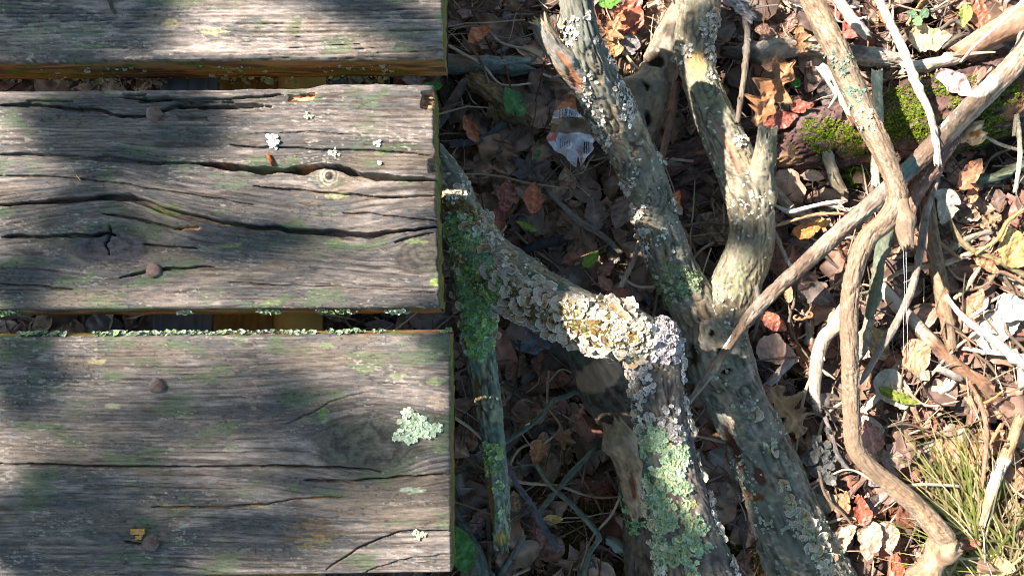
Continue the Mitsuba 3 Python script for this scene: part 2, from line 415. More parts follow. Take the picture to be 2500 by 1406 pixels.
    for kx, ky, kr, ka, kc in knots:
        r = np.hypot((X - kx) / ka, Y - ky) / kr + 0.5 * (fb(X / 30, Y / 30, 3, 3, seed + 28) - 0.5)
        rings = 0.5 + 0.5 * np.sin(r * 15 + 5 * fb(X / 26, Y / 26, 9, 3, seed + 33))
        C = lerp(C, lin(kc) * (0.35 + 0.95 * rings + 0.6 * (ns(X / 5, Y / 5, 4, seed + 29) - .3))[..., None], (1 - sstep(0.75, 1.25, r)) * 0.85)
    for sx, sy, ra, rb, colr, op in stains:
        e = np.hypot((X - sx) / ra, (Y - sy) / rb)
        soft = min(1.0, max(ra, rb) / 90)
        e = e + (0.9 + 1.3 * soft) * (fb(X / (16 + 14 * soft), Y / 6, 8, 4, seed + 30) - 0.5) + 0.5 * soft
        C = lerp(C, lin(colr) * (0.6 + 0.8 * ns(X / 5, Y / 3, 6, seed + 31)[..., None]), (1 - sstep(0.8, 0.95, e)) * op * 0.85)
    rn = fb(X / 30, v / 3.5, 2, 3, seed + 32)
    C = lerp(C, lerp(lin('9a5a36'), lin('cfa878'), sstep(.35, .65, rn)), np.clip(raw, 0, 1) * sstep(.38, .5, rn + .25 * raw - .1) * 0.9)
    tick = ns(X / 13, Y / 2.3, 8, seed + 70)
    C = C * (0.62 + 0.5 * tick + 0.28 * np.random.default_rng(seed + 71).random(X.shape))[..., None]
    # rounded long edges
    er = 11.0
    for dist in (Y - Yt, Yb - Y):
        dd = np.clip(1 - dist / er, 0, 1)
        H -= (1 - np.sqrt(np.clip(1 - dd * dd, 0, 1))) * er * 0.00025 * 0.8
    ee = np.clip(1 - (xr(Y) - X) / 6, 0, 1)
    H -= (1 - np.sqrt(np.clip(1 - ee * ee, 0, 1))) * 6 * 0.00025 * 0.8
    W = P(X, Y, ZT)
    W[..., 2] += H
    # the sides, near and far, with their own relief, and the end
    ns_ = 26
    fall = np.linspace(0, 1, ns_)[1:]
    def side(edge, sgn, g):
        top = W[:, edge]
        xw = X[:, edge][:, None]
        dep = (TH - 0.006) * fall[None]
        off = 0.0014 * (fb(xw / 90, fall[None] * 9, sgn, 3, seed + 40) - 0.35) + 0.0025 * np.sin(fall[None] * math.pi)
        S = np.repeat(top[:, None], ns_ - 1, 1)
        S[..., 2] -= dep
        S[..., 1] += sgn * (off * 0.8 - 0.006 * sstep(0.8, 1, fall)[None])
        cc = lerp(lin('6b4a2a'), lin('9a7548'), fb(xw / 70, fall[None] * 22, sgn, 3, seed + 41))
        cc = lerp(cc, lin('3e2c1d'), sstep(0.5, 0.64, fb(xw / 120, fall[None] * 9, sgn + 3, 3, seed + 42)) * 0.8)
        gg = sstep(0.58 - g, 0.68 - g, fb(xw / 60, fall[None] * 7, sgn + 6, 4, seed + 43))
        return S, lerp(cc, lin('4c5c26') * (0.6 + 0.8 * ns(xw / 6, fall[None] * 30, 0, seed)[..., None]), gg * 0.75)
    far, cf = side(0, 1, 0.12)
    near, cn = side(-1, -1, 0.03)
    A = np.concatenate([far[:, ::-1], W, near], 1)
    CA = np.concatenate([cf[:, ::-1], C, cn], 1)
    n, m = A.shape[:2]
    F = [tri(grid_faces(n, m))]
    V, Cv = [A.reshape(-1, 3)], [CA.reshape(-1, 3)]
    # end face: weathered, mossy end grain
    row = W[-1]
    lv = np.linspace(0, 1, 12)
    E = np.repeat(row[:, None], 12, 1)
    E[..., 2] -= (TH + 0.004 * 0) * lv[None]
    q = np.arange(nt)[:, None] / 300.0
    E[..., 0] += (0.0015 * (fb(q * 60, lv[None] * 4, 2, 3, seed + 44) - 0.5) - 0.0012 * sstep(0.7, 1, lv)[None]) * sstep(0, 0.15, lv)[None]
    ce = lerp(lin('3a3a20'), lin('5f6d2c'), fb(q * 30, lv[None] * 6, 4, 3, seed + 45))
    ce = lerp(ce, lin('6b5333'), sstep(0.5, 0.65, fb(q * 14, lv[None] * 3, 6, 3, seed + 46)))
    F.append(tri(grid_faces(nt, 12)) + n * m)
    V.append(E.reshape(-1, 3)); Cv.append(ce.reshape(-1, 3))
    # underside
    b = np.array([[A[0, 0], A[0, -1]], [A[-1, 0], A[-1, -1]]]).reshape(-1, 3)
    F.append(np.array([[0, 1, 3], [0, 3, 2]]) + n * m + nt * 12)
    V.append(b); Cv.append(np.tile(lin('4a3c2e'), (4, 1)))
    key = put(name, np.vstack(V), np.vstack(F), 'mat_wood', np.vstack(Cv), deck)
    tag(key, label)
    def top(px, py):
        i = np.argmin(np.hypot(X - px, Y - py).ravel())
        return W.reshape(-1, 3)[i]
    return key, top, W, X, Y

def wob(base, amp, f, seed):
    return lambda x: base(x) + amp * (fb(np.asarray(x) / f, seed, 0.5, 3, seed) - 0.5)

top_cracks = [([(470, 62), (760, 60), (1080, 52)], 3.5, .0008, 0), ([(520, 100), (800, 104), (1080, 98)], 3, .0007, 0), ([(640, 30), (900, 26), (1080, 22)], 3, .0008, 0),
              ([(0, 120), (240, 117), (430, 121)], 3, .0006, 0), ([(700, 82), (1080, 76)], 3, .0007, 0)]
pl0, top0, W0, *_ = make_plank('plank', lambda x: -430 + 0 * x, wob(lambda x: 150 - 9 * (x + 0) / 1080, 4, 60, 3), lambda y: 1081 + 3 * (ns(y / 25, 2) - 0.5), 11,
    top_cracks, [], [(-300, 40, 60, 2.0, '3a362e'), (360, -260, 60, 1.7, '3a362e')],
    [(220, 112, 70, 16, '7d8a5c', .6), (80, 80, 60, 20, '7d8a5c', .4), (960, 60, 120, 60, 'c9bfae', .25), (520, 80, 40, 14, 'a8a878', .6), (420, 60, 30, 14, 'a8a06a', .6)],
    'far plank at the top with straight raised grain and its brown near side showing', freq=10, amp=.00036, pale=.58, tone=.78)

mid_bend = ([-100, 0, 130, 300, 380, 470, 560, 700, 900, 1065], [505, 500, 491, 482, 508, 530, 545, 560, 574, 560], 105)
mid_cracks = [([(480, 401), (560, 408), (660, 419), (740, 417), (790, 406), (830, 411), (880, 431), (960, 436), (1068, 438)], 14, .011, .3),
              ([(0, 500), (130, 490), (250, 482), (320, 483), (400, 513), (470, 530), (560, 545), (700, 561), (820, 572), (900, 576), (980, 566), (1068, 553)], 13, .008, .15),
              ([(0, 580), (100, 577), (220, 575), (262, 571), (282, 576)], 9, .005, 0), ([(268, 553), (270, 575), (262, 596), (270, 622)], 5, .003, 0),
              ([(0, 258), (130, 262), (250, 270), (300, 284), (365, 284)], 8, .004, 0), ([(390, 272), (430, 262), (520, 262), (640, 256)], 9, .004, 0),
              ([(560, 355), (700, 362), (900, 368), (1062, 379)], 3.5, .002, 0), ([(0, 378), (150, 381), (280, 390), (400, 399), (500, 402)], 10, .003, 0),
              ([(290, 680), (340, 668), (376, 658), (420, 655), (520, 650)], 5, .003, 0), ([(350, 596), (420, 603), (480, 607)], 4, .0025, 0),
              ([(250, 520), (330, 530), (370, 545), (440, 562)], 5, .003, 0), ([(420, 560), (450, 555), (480, 553)], 5, .003, .8), ([(0, 430), (200, 436), (420, 470), (620, 500)], 4, .0018, 0),
              ([(620, 455), (780, 472), (940, 482), (1065, 477)], 4, .0025, 0), ([(840, 520), (960, 528), (1065, 540)], 4, .002, .3), ([(0, 690), (90, 698), (180, 706)], 4, .002, 0),
              ([(300, 240), (400, 246), (560, 243), (690, 232)], 6, .003, .1), ([(600, 330), (760, 322), (880, 332)], 3, .001, 0), ([(965, 592), (1010, 580), (1060, 570)], 4, .002, .2),
              ([(560, 690), (760, 700), (900, 705), (1065, 716)], 3, .0012, 0)]
mid_lifts = [([(100, 460), (300, 458), (400, 485), (560, 522), (760, 548)], 17, .0028), ([(100, 530), (300, 540), (430, 570), (600, 600)], 30, -.0015),
             ([(540, 396), (760, 396), (830, 392), (940, 420), (1060, 428)], 14, .002), ([(0, 405), (200, 412), (420, 430)], 14, .0012), ([(420, 545), (700, 575), (900, 590)], 12, -.002)]
mid_chips = [(505, 255, 75, 9, .003, 0), (380, 243, 40, 8, .004, 0), (735, 238, 32, 8, .0025, 1.0), (600, 262, 60, 5, .0025, 0), (330, 236, 28, 6, .003, 0), (1046, 243, 17, 22, .005, .9),
             (1058, 405, 12, 18, .005, .3), (120, 250, 60, 5, .002, 0), (470, 288, 40, 5, .002, .2), (460, 557, 28, 6, .001, .8)]
pl1, top1, W1, *_ = make_plank('plank', wob(lambda x: np.interp(x, [-700, 0, 300, 780, 815, 835, 1060], [226, 223, 220, 216, 209, 204, 206]), 5, 40, 5), wob(lambda x: 757 - 5 * x / 1070, 3, 70, 6),
    lambda y: np.interp(y, [200, 420, 750], [1058, 1064, 1073]) + 6 * (ns(y / 16, 2, 0, 3) - 0.5), 23, mid_cracks, mid_lifts,
    [(803, 431, 24, 1.1, '8d8472'), (803, 431, 9, 1.0, '211e1b'), (268, 600, 46, 1.9, '37353a'), (1040, 622, 46, 1.6, '3a372f'), (-260, 480, 50, 1.8, '3a372f')],
    [(378, 282, 40, 13, '4a382e', .7), (380, 661, 44, 11, '4a382e', .65), (815, 590, 30, 11, '6b7850', .8), (1012, 590, 34, 9, '6b7850', .85), (665, 738, 34, 11, '6b7850', .8), (430, 560, 20, 7, '8b7a3a', .5), (925, 372, 22, 8, '6b7850', .7), (395, 512, 60, 18, '5a6a2c', .8),
     (1062, 690, 14, 12, '7f9a45', .7), (700, 600, 190, 40, '45503a', .4), (560, 602, 60, 9, '8f9a4a', .4), (815, 480, 44, 10, '9aa070', .5), (330, 720, 240, 30, '8a7565', .35), (500, 325, 220, 30, '3a3f3a', .4)],
    'middle plank, gnarled and split, with a long winding crack and a raised knot', freq=9, amp=.0002, bend=mid_bend, chips=mid_chips, pale=.46, tone=.58)

bot_cracks = [([(0, 1130), (160, 1136), (300, 1140), (560, 1139), (760, 1138), (870, 1143), (930, 1150)], 5, .0035, 0), ([(380, 1104), (560, 1106), (690, 1101), (760, 1103)], 2.5, .001, 0),
              ([(740, 1172), (880, 1172), (960, 1164), (1100, 1158)], 5, .003, .3), ([(370, 1238), (560, 1238), (640, 1231), (700, 1221), (790, 1216), (832, 1216)], 4, .0028, .5),
              ([(800, 1390), (850, 1352), (900, 1326), (930, 1314), (975, 1296), (1010, 1292), (1102, 1299)], 3.2, .0024, .2), ([(890, 1400), (950, 1375), (1000, 1362), (1102, 1354)], 2.4, .0014, 0),
              ([(700, 1036), (760, 1006), (800, 982), (850, 966), (900, 960)], 2.4, .0012, 0), ([(300, 1320), (345, 1326)], 5, .003, 0), ([(300, 1376), (420, 1380), (560, 1400)], 3, .001, 0),
              ([(200, 1190), (420, 1192), (620, 1194)], 2.5, .0009, 0)]
pl2, top2, W2, *_ = make_plank('plank', wob(lambda x: 822 - 9 * x / 1100, 3, 50, 8), lambda x: np.interp(x, [-700, 0, 1100], [1421, 1410, 1398]), lambda y: np.interp(y, [800, 1400], [1098, 1102]) + 2 * (ns(y / 30, 2, 0, 4) - 0.5), 37,
    bot_cracks, [([(720, 1040), (800, 985), (900, 960), (1010, 985)], 16, .0015)], [(900, 1085, 74, 1.6, '3a3e35'), (-280, 1150, 60, 1.8, '3a372f')],
    [(386, 943, 34, 15, '53402f', .7), (372, 1326, 42, 13, '4a3a30', .7), (795, 843, 24, 9, '6b7850', .8), (893, 901, 26, 9, '6b7850', .8), (970, 916, 26, 9, '6b7850', .8), (1060, 932, 30, 16, '6b7850', .8), (1076, 1098, 26, 12, '6b7850', .8), (570, 1093, 28, 7, '6b7850', .8),
     (240, 882, 26, 9, 'b0a878', .6), (275, 992, 26, 7, 'a0a878', .6), (790, 1010, 14, 26, '6f8a45', .6), (780, 1290, 130, 55, '6b5233', .6), (760, 1320, 70, 30, '8a7a3a', .5), (1010, 1196, 40, 9, '9fb096', .6),
     (640, 1235, 40, 8, 'a8a078', .5), (480, 1070, 200, 26, '4a4540', .6), (200, 1240, 170, 80, '45474a', .5), (700, 960, 26, 40, '4c5c3c', .5), (1070, 978, 40, 26, 'a8977f', .4), (620, 960, 60, 40, '9a8070', .4)],
    'near plank at the bottom with a big oval knot and a mint lichen rosette', freq=9, amp=.0002, pale=.52, tone=.58)

# joists seen through the gaps
for x0, x1, a, b, lab in ((372, 519.5, '4f5a66', '6b7480', 'blue grey weathered joist under the planks'), (520.5, 668, '6b5020', '8d6c30', 'yellow brown joist beside the grey one')):
    z1 = ZT - TH - 0.003
    c0, c1 = P(x0, 790, z1)[0], P(x1, 790, z1)[0]
    yy, uu = np.linspace(-0.36, 0.42, 400), np.linspace(0, 1, 24)
    prof = np.concatenate([[[c0, z1 - 0.14]], np.stack([c0 + (c1 - c0) * uu, 0 * uu + z1], 1), [[c1, z1 - 0.14]]])
    Vj = np.concatenate([np.broadcast_to(prof[None, :, :1], (400, 26, 1)), np.broadcast_to(yy[:, None, None], (400, 26, 1)), np.broadcast_to(prof[None, :, 1:], (400, 26, 1))], 2).copy()
    q = fb(Vj[..., 0] * 900, Vj[..., 1] * 40, Vj[..., 2] * 300, 3, 71)
    Vj[:, 1:-1, 2] += 0.0006 * (q[:, 1:-1] - 0.5)
    Cj = lerp(lin(a), lin(b), sstep(0.3, 0.7, q))
    k = put('joist', Vj.reshape(-1, 3), tri(grid_faces(400, 26)), 'mat_wood', Cj.reshape(-1, 3), deck)
    tag(k, lab)

# nails: rusty, slightly domed and irregular heads
def make_nail(owner, top, px, py, r, seed, label):
    rng = np.random.default_rng(seed)
    c = top(px, py).copy()
    c[2] = max(c[2], ZT - .0004) + .0006
    a = np.arange(28) / 28 * 2 * math.pi
    R = r * mpp(ZT)
    rim = R * (1 + 0.05 * np.sin(3 * a + seed) + 0.03 * np.sin(5 * a + 2 * seed) + 0.012 * rng.normal(size=28))
    rings = [(1.0, -0.004), (1.0, 0.0011), (0.93, 0.0017), (0.7, 0.0021), (0.4, 0.0023), (0.12, 0.0022)]
    V = np.concatenate([np.stack([c[0] + rim * f * np.cos(a), c[1] + rim * f * np.sin(a), np.full(28, c[2] + z) + (0.00006 * rng.normal(size=28) if f < 1 else 0)], 1) for f, z in rings])
    V = np.vstack([V, [c[0], c[1], c[2] + 0.0022]])
    F = tri(grid_faces(6, 28, True))
    i = np.arange(28)
    F = np.vstack([F, np.stack([140 + i, 140 + (i + 1) % 28, np.full(28, 168)], 1)])
    C = lerp(lin('5f5048'), lin('76665c'), rng.random(len(V)))
    C = lerp(C, lin('5a3a2c'), (ns(V[:, 0] * 400, V[:, 1] * 400, 0, seed) > 0.6) * 0.6)
    k = put('nail', V, F, 'mat_rust', C, owner)
    tag(k, label)
make_nail(pl1, top1, 378, 280, 19, 1, 'rusty nail head in the split near the far edge')
make_nail(pl1, top1, 377, 660, 18, 2, 'rusty nail head in a short crack near the near edge')
make_nail(pl2, top2, 385, 940, 18, 3, 'rusty nail head near the far edge of the plank')
make_nail(pl2, top2, 369, 1323, 19, 4, 'rusty nail head beside a bare splinter of wood')

# lichens on the planks
FL = flake_bases(8, 3)
FLAT = flake_bases(10, 4, .12, 11)
def rosette(owner, top, px, py, rx, ry, n, colour, label, size=(3.5, 7), seed=0, name='lichen'):
    rng = np.random.default_rng(seed + 100)
    a, r = rng.random(n) * 2 * math.pi, np.sqrt(rng.random(n))
    lob = 1 + 0.3 * np.sin(a * 3 + seed) + 0.18 * np.sin(a * 7 + seed * 2)
    X, Y = px + rx * r * lob * np.cos(a), py + ry * r * lob * np.sin(a)
    pos = np.array([top(x, y) for x, y in zip(X, Y)])
    W = P(X, Y, ZT)
    pos[:, :2] = W[:, :2]
    pos[:, 2] += 0.0004 + 0.0016 * rng.random(n) * (1 - 0.5 * r)
    nv = nrm(np.stack([rng.normal(0, 0.3, n), rng.normal(0, 0.3, n), np.ones(n)], 1))
    sz = rng.uniform(*size, n) * mpp(ZT)
    tint = lin(colour) * rng.uniform(0.75, 1.2, (n, 1))
    tint = tint * (.72 + .55 * fb(X / 14, Y / 14, 1, 3, seed))[:, None]
    V, F, C = scatter(FLAT, pos, frames(nv, rng), sz * rng.uniform(.5, 1.1, n), tint, rng)
    k = put(name, V, F, 'mat_lichen', C, owner, smooth=False)
    tag(k, label, kind='stuff')
rosette(pl2, top2, 1015, 1043, 50, 34, 420, 'b4c6a8', 'large mint green lichen rosette by the knot', seed=1)
rosette(pl2, top2, 1022, 1303, 14, 11, 45, 'bcc8a4', 'small mint lichen at the end of the plank', seed=2, size=(2.5, 5))
rosette(pl1, top1, 668, 346, 15, 15, 60, 'e4e4da', 'bright white lichen patch', seed=3, size=(3, 6))
rosette(pl1, top1, 922, 351, 9, 6, 22, 'd2d8cc', 'small pale lichen patch near the end', seed=4, size=(2, 4.5))
rosette(pl1, top1, 815, 374, 13, 9, 24, 'cfcdb8', 'pale lichen beside the upper crack', seed=5, size=(2, 4.5))
rosette(pl1, top1, 926, 398, 6, 5, 12, 'd2d8cc', 'tiny pale lichen above the split', seed=6, size=(2, 4))
rosette(pl1, top1, 752, 285, 12, 7, 22, 'c4c6ae', 'faint lichen on the far half', seed=7, size=(2, 4))

def edge_crumbs(owner, row_pts, n, colours, seed, zr, label, out, span=(0.0, 1.0)):
    rng = np.random.default_rng(seed)
    i = rng.integers(0, len(row_pts), n * 4)
    dens = fb(row_pts[i, 0] * 34, seed, 0.5, 4, seed)
    i = i[rng.random(n * 4) < sstep(0.48, 0.66, dens)][:n]
    pos = row_pts[i] + np.stack([rng.normal(0, .001, len(i)), out * rng.uniform(0, .0022, len(i)), -rng.uniform(zr[0], zr[1], len(i))], 1)
    nv = nrm(np.stack([rng.normal(0, .5, len(i)), np.full(len(i), out * 1.0), rng.uniform(.2, 1.4, len(i))], 1))
    tint = np.array([lin(c) for c in colours])[rng.integers(0, len(colours), len(i))] * rng.uniform(.7, 1.2, (len(i), 1))
    V, F, C = scatter(FL, pos, frames(nv, rng), np.minimum(.0003 + rng.exponential(.00055, len(i)), .0022), tint, rng)
    k = put('lichen_crumbs', V, F, 'mat_lichen', C, owner, smooth=False)
    tag(k, label, kind='stuff')
edge_crumbs(pl1, W1[:, -1], 1500, ['8ea08a', 'a9b59a', '6f8a5c'], 1, (.000, .012), 'pale green lichen crumbs along the near edge', -1)
edge_crumbs(pl2, W2[:, 0], 900, ['8ea08a', 'a9b59a', '7f9468'], 2, (-.0006, .004), 'pale green lichen crumbs along the far edge', 1)
edge_crumbs(pl0, W0[:, -1], 420, ['a3a888', '8f9a70', 'b0ae94'], 3, (.006, .040), 'pale lichen crumbs on the near side', -1)

# a bare splinter by the lowest nail
rngs = np.random.default_rng(3)
for px, py, l, w in ((338, 1296, 32, 12), (340, 1310, 14, 8)):
    c = top2(px, py)
    b = trimesh.creation.box((l * mpp(ZT), w * mpp(ZT), .0016)).subdivide().subdivide()
    b.vertices += rngs.normal(0, .00022, b.vertices.shape) + c + [0, 0, .0009]
    k = put('splinter', np.array(b.vertices), np.array(b.faces), 'mat_wood', lerp(lin('a07840'), lin('c79a5a'), rngs.random(len(b.vertices))), pl2, smooth=False)
    tag(k, 'torn yellow wood splinter beside the nail')

# ------------------------------------------------------------------ large fallen wood
RB = np.random.default_rng(77)
def crumbs(parent, tube, n, accept, colours, size, seed, name='lichen', label=None, lift=0.0003, tilt=0.33, bases=None, bs='mat_lichen'):
    rng = np.random.default_rng(seed)
    p, d, t = tube.sample(n * 12, rng, accept)
    p, d = p[:n], d[:n]
    if not len(p):
        return
    nv = nrm(d + rng.normal(0, tilt, d.shape))
    tint = np.array([lin(c) for c in colours])[rng.integers(0, len(colours), len(p))] * rng.uniform(.65, 1.2, (len(p), 1)) * (.7 + .6 * fb(p[:, 0] * 90, p[:, 1] * 90, p[:, 2] * 90, 3, seed))[:, None]
    V, F, C = scatter(bases or FLAT, p + d * (lift + rng.random((len(p), 1)) * lift * 2), frames(nv, rng), rng.uniform(*size, len(p)), tint, rng)
    k = put(name, V, F, bs, C, parent, smooth=False)
    tag(k, label, kind='stuff')

ZONES = [['8d7a62', 'b9a98f', 'cfc2ab', 'b8a68c', 'd9d0bd', 'ece6d8'], ['6f6454', 'a89c88', 'c9c0ae', 'a09280', 'd6cfc0', 'e6e2d6'], ['9c8a70', 'c7b79c', 'd8ccb4', 'c9b594', 'e0d6c2', 'efe9dc'], ['7b5c3c', 'a5825a', 'c3aa86', 'b39670', 'd9cbb0', 'e9e0cc']]
BR = [(V, F, C * .82) for V, F, C in (bracket_base(40 + i, ZONES[i % 4]) for i in range(8))]
def group_of(name, V, F, bsdf, C):
    scene[name] = {'type': 'shapegroup', 'piece': mikit.ply((V, F), bsdf, smooth=True, color=C)}
    return {'type': 'instance', 'source': {'type': 'ref', 'id': name}}
BRK = [group_of(f'bracket_shape_{i}', V, F, 'mat_lichen', C) for i, (V, F, C) in enumerate(BR)]
def brackets(parent, tube, n, accept, size, seed, label=None, flat=0.6, gap=0.55):
    """shelves of bracket fungus, each its own mesh, crowding where accept lets them grow"""
    rng = np.random.default_rng(seed)
    p, d, t = tube.sample(n * 60, rng, accept)
    sz = rng.uniform(*size, len(p))
    got = np.zeros((0, 3))
    count = 0
    for k in range(len(p)):
        if count >= n:
            break
        if len(got) and np.min(np.linalg.norm(got - p[k], axis=1)) < sz[k] * gap:
            continue
        got = np.vstack([got, p[k]])
        count += 1
        out = nrm(d[k] * [1, 1, .25] + rng.normal(0, .35, 3) + t[k] * rng.normal(0, .4))
        z = nrm(d[k] * (1 - flat) + np.array([0, 0, flat]) + rng.normal(0, .22, 3))
        x = nrm(out - z * (out @ z))
        y = np.cross(z, x)
        M = np.eye(4)
        M[:3, 0], M[:3, 1], M[:3, 2], M[:3, 3] = x * sz[k], y * sz[k], z * sz[k], p[k] - x * sz[k] * 0.2 + d[k] * 0.0006
        key = key_for(f'{parent}__bracket_fungus')
        scene[key] = {**BRK[rng.integers(0, len(BRK))], 'to_world': T4(M)}

# the lichen covered branch next to the planks
lb = thing('lichen_covered_branch', 'crooked branch crusted with green lichen and cream bracket fungi beside the plank ends', 'branch')
A1 = Tube([(1000, 330, .085, 90), (1080, 440, .095, 108), (1130, 540, .105, 118), (1195, 640, .115, 140), (1280, 705, .140, 138), (1370, 752, .156, 128), (1460, 790, .163, 124), (1545, 822, .164, 132), (1592, 850, .162, 118)], nseg=110, seed=1, ds=.0011, furrow=(.0008, 40, 260))
A1.paint('6e6a5c', '9e9884', patch='6a7268', pf=24, speck='b7b9a4', st=.74, furcol='40443c')
A1.blot([(1330, 690, .15, 50, 14, -25, '4f6650'), (1560, 835, .16, 40, 30, 0, '6d6a52')])
k1 = A1.put('stem', parent=lb)
A2 = Tube([(1572, 795, .162, 116), (1600, 840, .161, 126), (1605, 900, .158, 128), (1612, 980, .155, 124), (1628, 1080, .153, 126), (1648, 1180, .153, 140), (1668, 1280, .155, 158), (1690, 1380, .158, 182), (1712, 1480, .160, 200)], nseg=120, seed=2, ds=.0011, furrow=(.0008, 40, 260), ends=('round', 'cut'))
A2.paint('57524c', '847c72', patch='56685c', pf=20, pt=.56, speck='b7b9a4', st=.75, furcol='403c38')
k2 = A2.put('stem', parent=lb)
A3 = Tube([(1120, 600, .105, 70), (1150, 680, .106, 92), (1168, 770, .106, 88), (1172, 850, .104, 74), (1188, 960, .101, 62), (1204, 1080, .098, 56), (1215, 1200, .095, 54), (1228, 1325, .092, 36)], nseg=72, seed=3, ds=.0012, furrow=(.0013, 26, 300), ends=('round', 'broken'))
A3.paint('66705f', 'a3ae98', patch='728477', pf=30, speck='9fae90', st=.75, furcol='2c2e26')
A3.blot([(1194, 1200, .10, 9, 110, 4, '7d6640'), (1224, 1315, .10, 16, 18, 0, 'a8965a'), (1165, 970, .12, 7, 60, 5, '75603a')], depth=.0012)
k3 = A3.put('side_stub', parent=lb)
tag(k3, 'broken side branch hanging down with a split yellow end')

gz = .13
gh = .175
green_spots = [(1120, 555, gz, 32), (1140, 600, gz, 38), (1160, 660, gz, 44), (1190, 690, gz, 38), (1160, 730, gz, 36), (1165, 790, gz, 40), (1165, 840, gz, 34), (1205, 720, gz, 30)]
for tb, n, sd in ((A1, 1900, 1), (A3, 1900, 2)):
    crumbs(k1 if tb is A1 else k3, tb, n, lambda p, u, s, l: spots_field(p, green_spots) * sstep(-.3, .3, u), ['93c493', 'a0cf9c', 'a6c868', '7cac66', 'b2cc74', '98c4aa', '93a580'], (.0009, .0026), sd, label='bright green leafy lichen crust')
ochre = [(1110, 500, gz, 30), (1150, 530, gz, 26), (1270, 745, gz, 34), (1330, 775, gh, 26), (1240, 790, gz, 30), (1390, 790, gh, 50), (1460, 820, gh, 40), (1520, 860, gh, 40), (1180, 700, gz, 26), (1340, 820, gh, 40), (1300, 790, gz, 30)]
crumbs(k1, A1, 1900, lambda p, u, s, l: spots_field(p, ochre), ['80683f', '6f5636', '8f7c50', '6c7340', '7d7d4c'], (.0010, .0024), 5, label='ochre and olive crust between the brackets')
crumbs(k2, A2, 700, lambda p, u, s, l: spots_field(p, [(1500, 880, gh, 60), (1540, 880, .15, 30)]), ['80683f', '6f6c3c', '8f7c50', '6c7340'], (.0010, .0024), 6, label='ochre crust at the bend')
cream = [(1160, 545, gz, 36), (1185, 590, gz, 30), (1220, 660, gz, 34), (1265, 720, gz, 42), (1310, 720, gz, 36), (1350, 760, gh, 46), (1420, 790, gh, 60), (1490, 790, gh, 60), (1540, 830, gh, 60), (1250, 760, gz, 34), (1330, 810, gh, 40), (1400, 830, gh, 40), (1460, 850, gh, 40), (1100, 470, gz, 24), (1120, 630, gz, 22), (1500, 740, .14, 40)]
brackets(lb, A1, 190, lambda p, u, s, l: spots_field(p, cream, .3) * sstep(-.75, -.2, u), (.0030, .0066), 11, flat=.8)
crumbs(k1, A1, 900, lambda p, u, s, l: spots_field(p, cream, .4) * sstep(-.7, 0, u), ['d8cfbe', 'c4b8a4', 'b3a288', 'e4ddd0'], (.0012, .0028), 12, name='crust', label='pale cream fungus crust')
bend = [(1570, 770, .15, 50), (1610, 800, .16, 46), (1625, 850, .16, 30), (1560, 830, .15, 44), (1540, 890, .15, 26), (1590, 790, .15, 40)]
crumbs(k2, A2, 2300, lambda p, u, s, l: spots_field(p, bend, .3), ['b9b2b0', 'a9a4a4', 'cbc6c2', '9a948e'], (.0014, .0030), 13, name='crust', label='lilac grey fungus crust at the bend')
edge = lambda lo: (lambda p, u, s, l: ((np.abs(s) > .86) & (u > -.45)) * sstep(.35, .6, fb(l * 22, lo, 0, 3, lo)) * (l > .06))
brackets(lb, A2, 75, lambda p, u, s, l: ((s > .72) | (s < -.84)) * (u > -.35) * sstep(.36, .55, fb(l * 14, s > 0, 0, 3, 9)), (.0028, .0052), 14, flat=.5)
crumbs(k2, A2, 900, lambda p, u, s, l: (np.abs(s) > .8) * (u > -.4) * sstep(.35, .55, fb(l * 16, s > 0, 0, 3, 19)), ['c7c2b8', 'b0aba4', 'd8d4c8'], (.0010, .0024), 15, name='crust', label='pale fungus fringe on both flanks')
crumbs(k2, A2, 420, lambda p, u, s, l: spots_field(p, [(1575, 955, .17, 26), (1585, 1020, .17, 18), (1610, 1030, .17, 16), (1640, 1010, .17, 20), (1650, 1060, .17, 24), (1560, 920, .16, 20), (1655, 1120, .17, 26)], .4), ['c7c2b8', 'b0aba4', 'd8d4c8'], (.0012, .0026), 16, name='crust', label='pale crusty patches below the bend')
MG = lambda p: sstep(.40, .52, fb(p[:, 0] * 130, p[:, 1] * 130, 0, 3, 66))
mint = [(1590, 1080, .175, 40), (1610, 1120, .175, 44), (1600, 1170, .175, 36), (1630, 1180, .175, 46), (1660, 1110, .175, 24), (1640, 1230, .18, 50), (1620, 1270, .18, 30), (1670, 1290, .185, 50), (1700, 1320, .185, 34), (1640, 1370, .185, 40), (1660, 1400, .185, 40), (1610, 1210, .18, 30), (1690, 1270, .18, 24)]
crumbs(k2, A2, 2700, lambda p, u, s, l: spots_field(p, mint, .3) * MG(p) * (u > 0), ['9cb890', 'a8bf9a', '8fa880', 'afc094', '93b096', 'a3a070'], (.0009, .0026), 17, label='mint green leafy lichen down the branch', tilt=.35)
crumbs(k3, A3, 460, lambda p, u, s, l: spots_field(p, [(1198, 1110, .11, 26), (1203, 1140, .11, 20), (1216, 1190, .11, 12), (1222, 1250, .1, 10)], .3), ['9fbf6a', 'a8c596', '8fb27c', 'b3c98e'], (.0012, .0028), 18, label='yellow green lichen on the side stub')
brackets(k1 and lb, A3, 30, lambda p, u, s, l: (l < .35) * ((s > .6) | (s < -.6)) * (u > -.3), (.003, .005), 19)
crumbs(k1, A1, 160, lambda p, u, s, l: (u > -.2) * (l > .1) * sstep(.5, .65, fb(p[:, 0] * 50, p[:, 1] * 50, 0, 3, 33)), ['c9c6b4', 'b0b49a', 'dcdac8'], (.0008, .002), 20, name='crust', label='scattered pale specks')

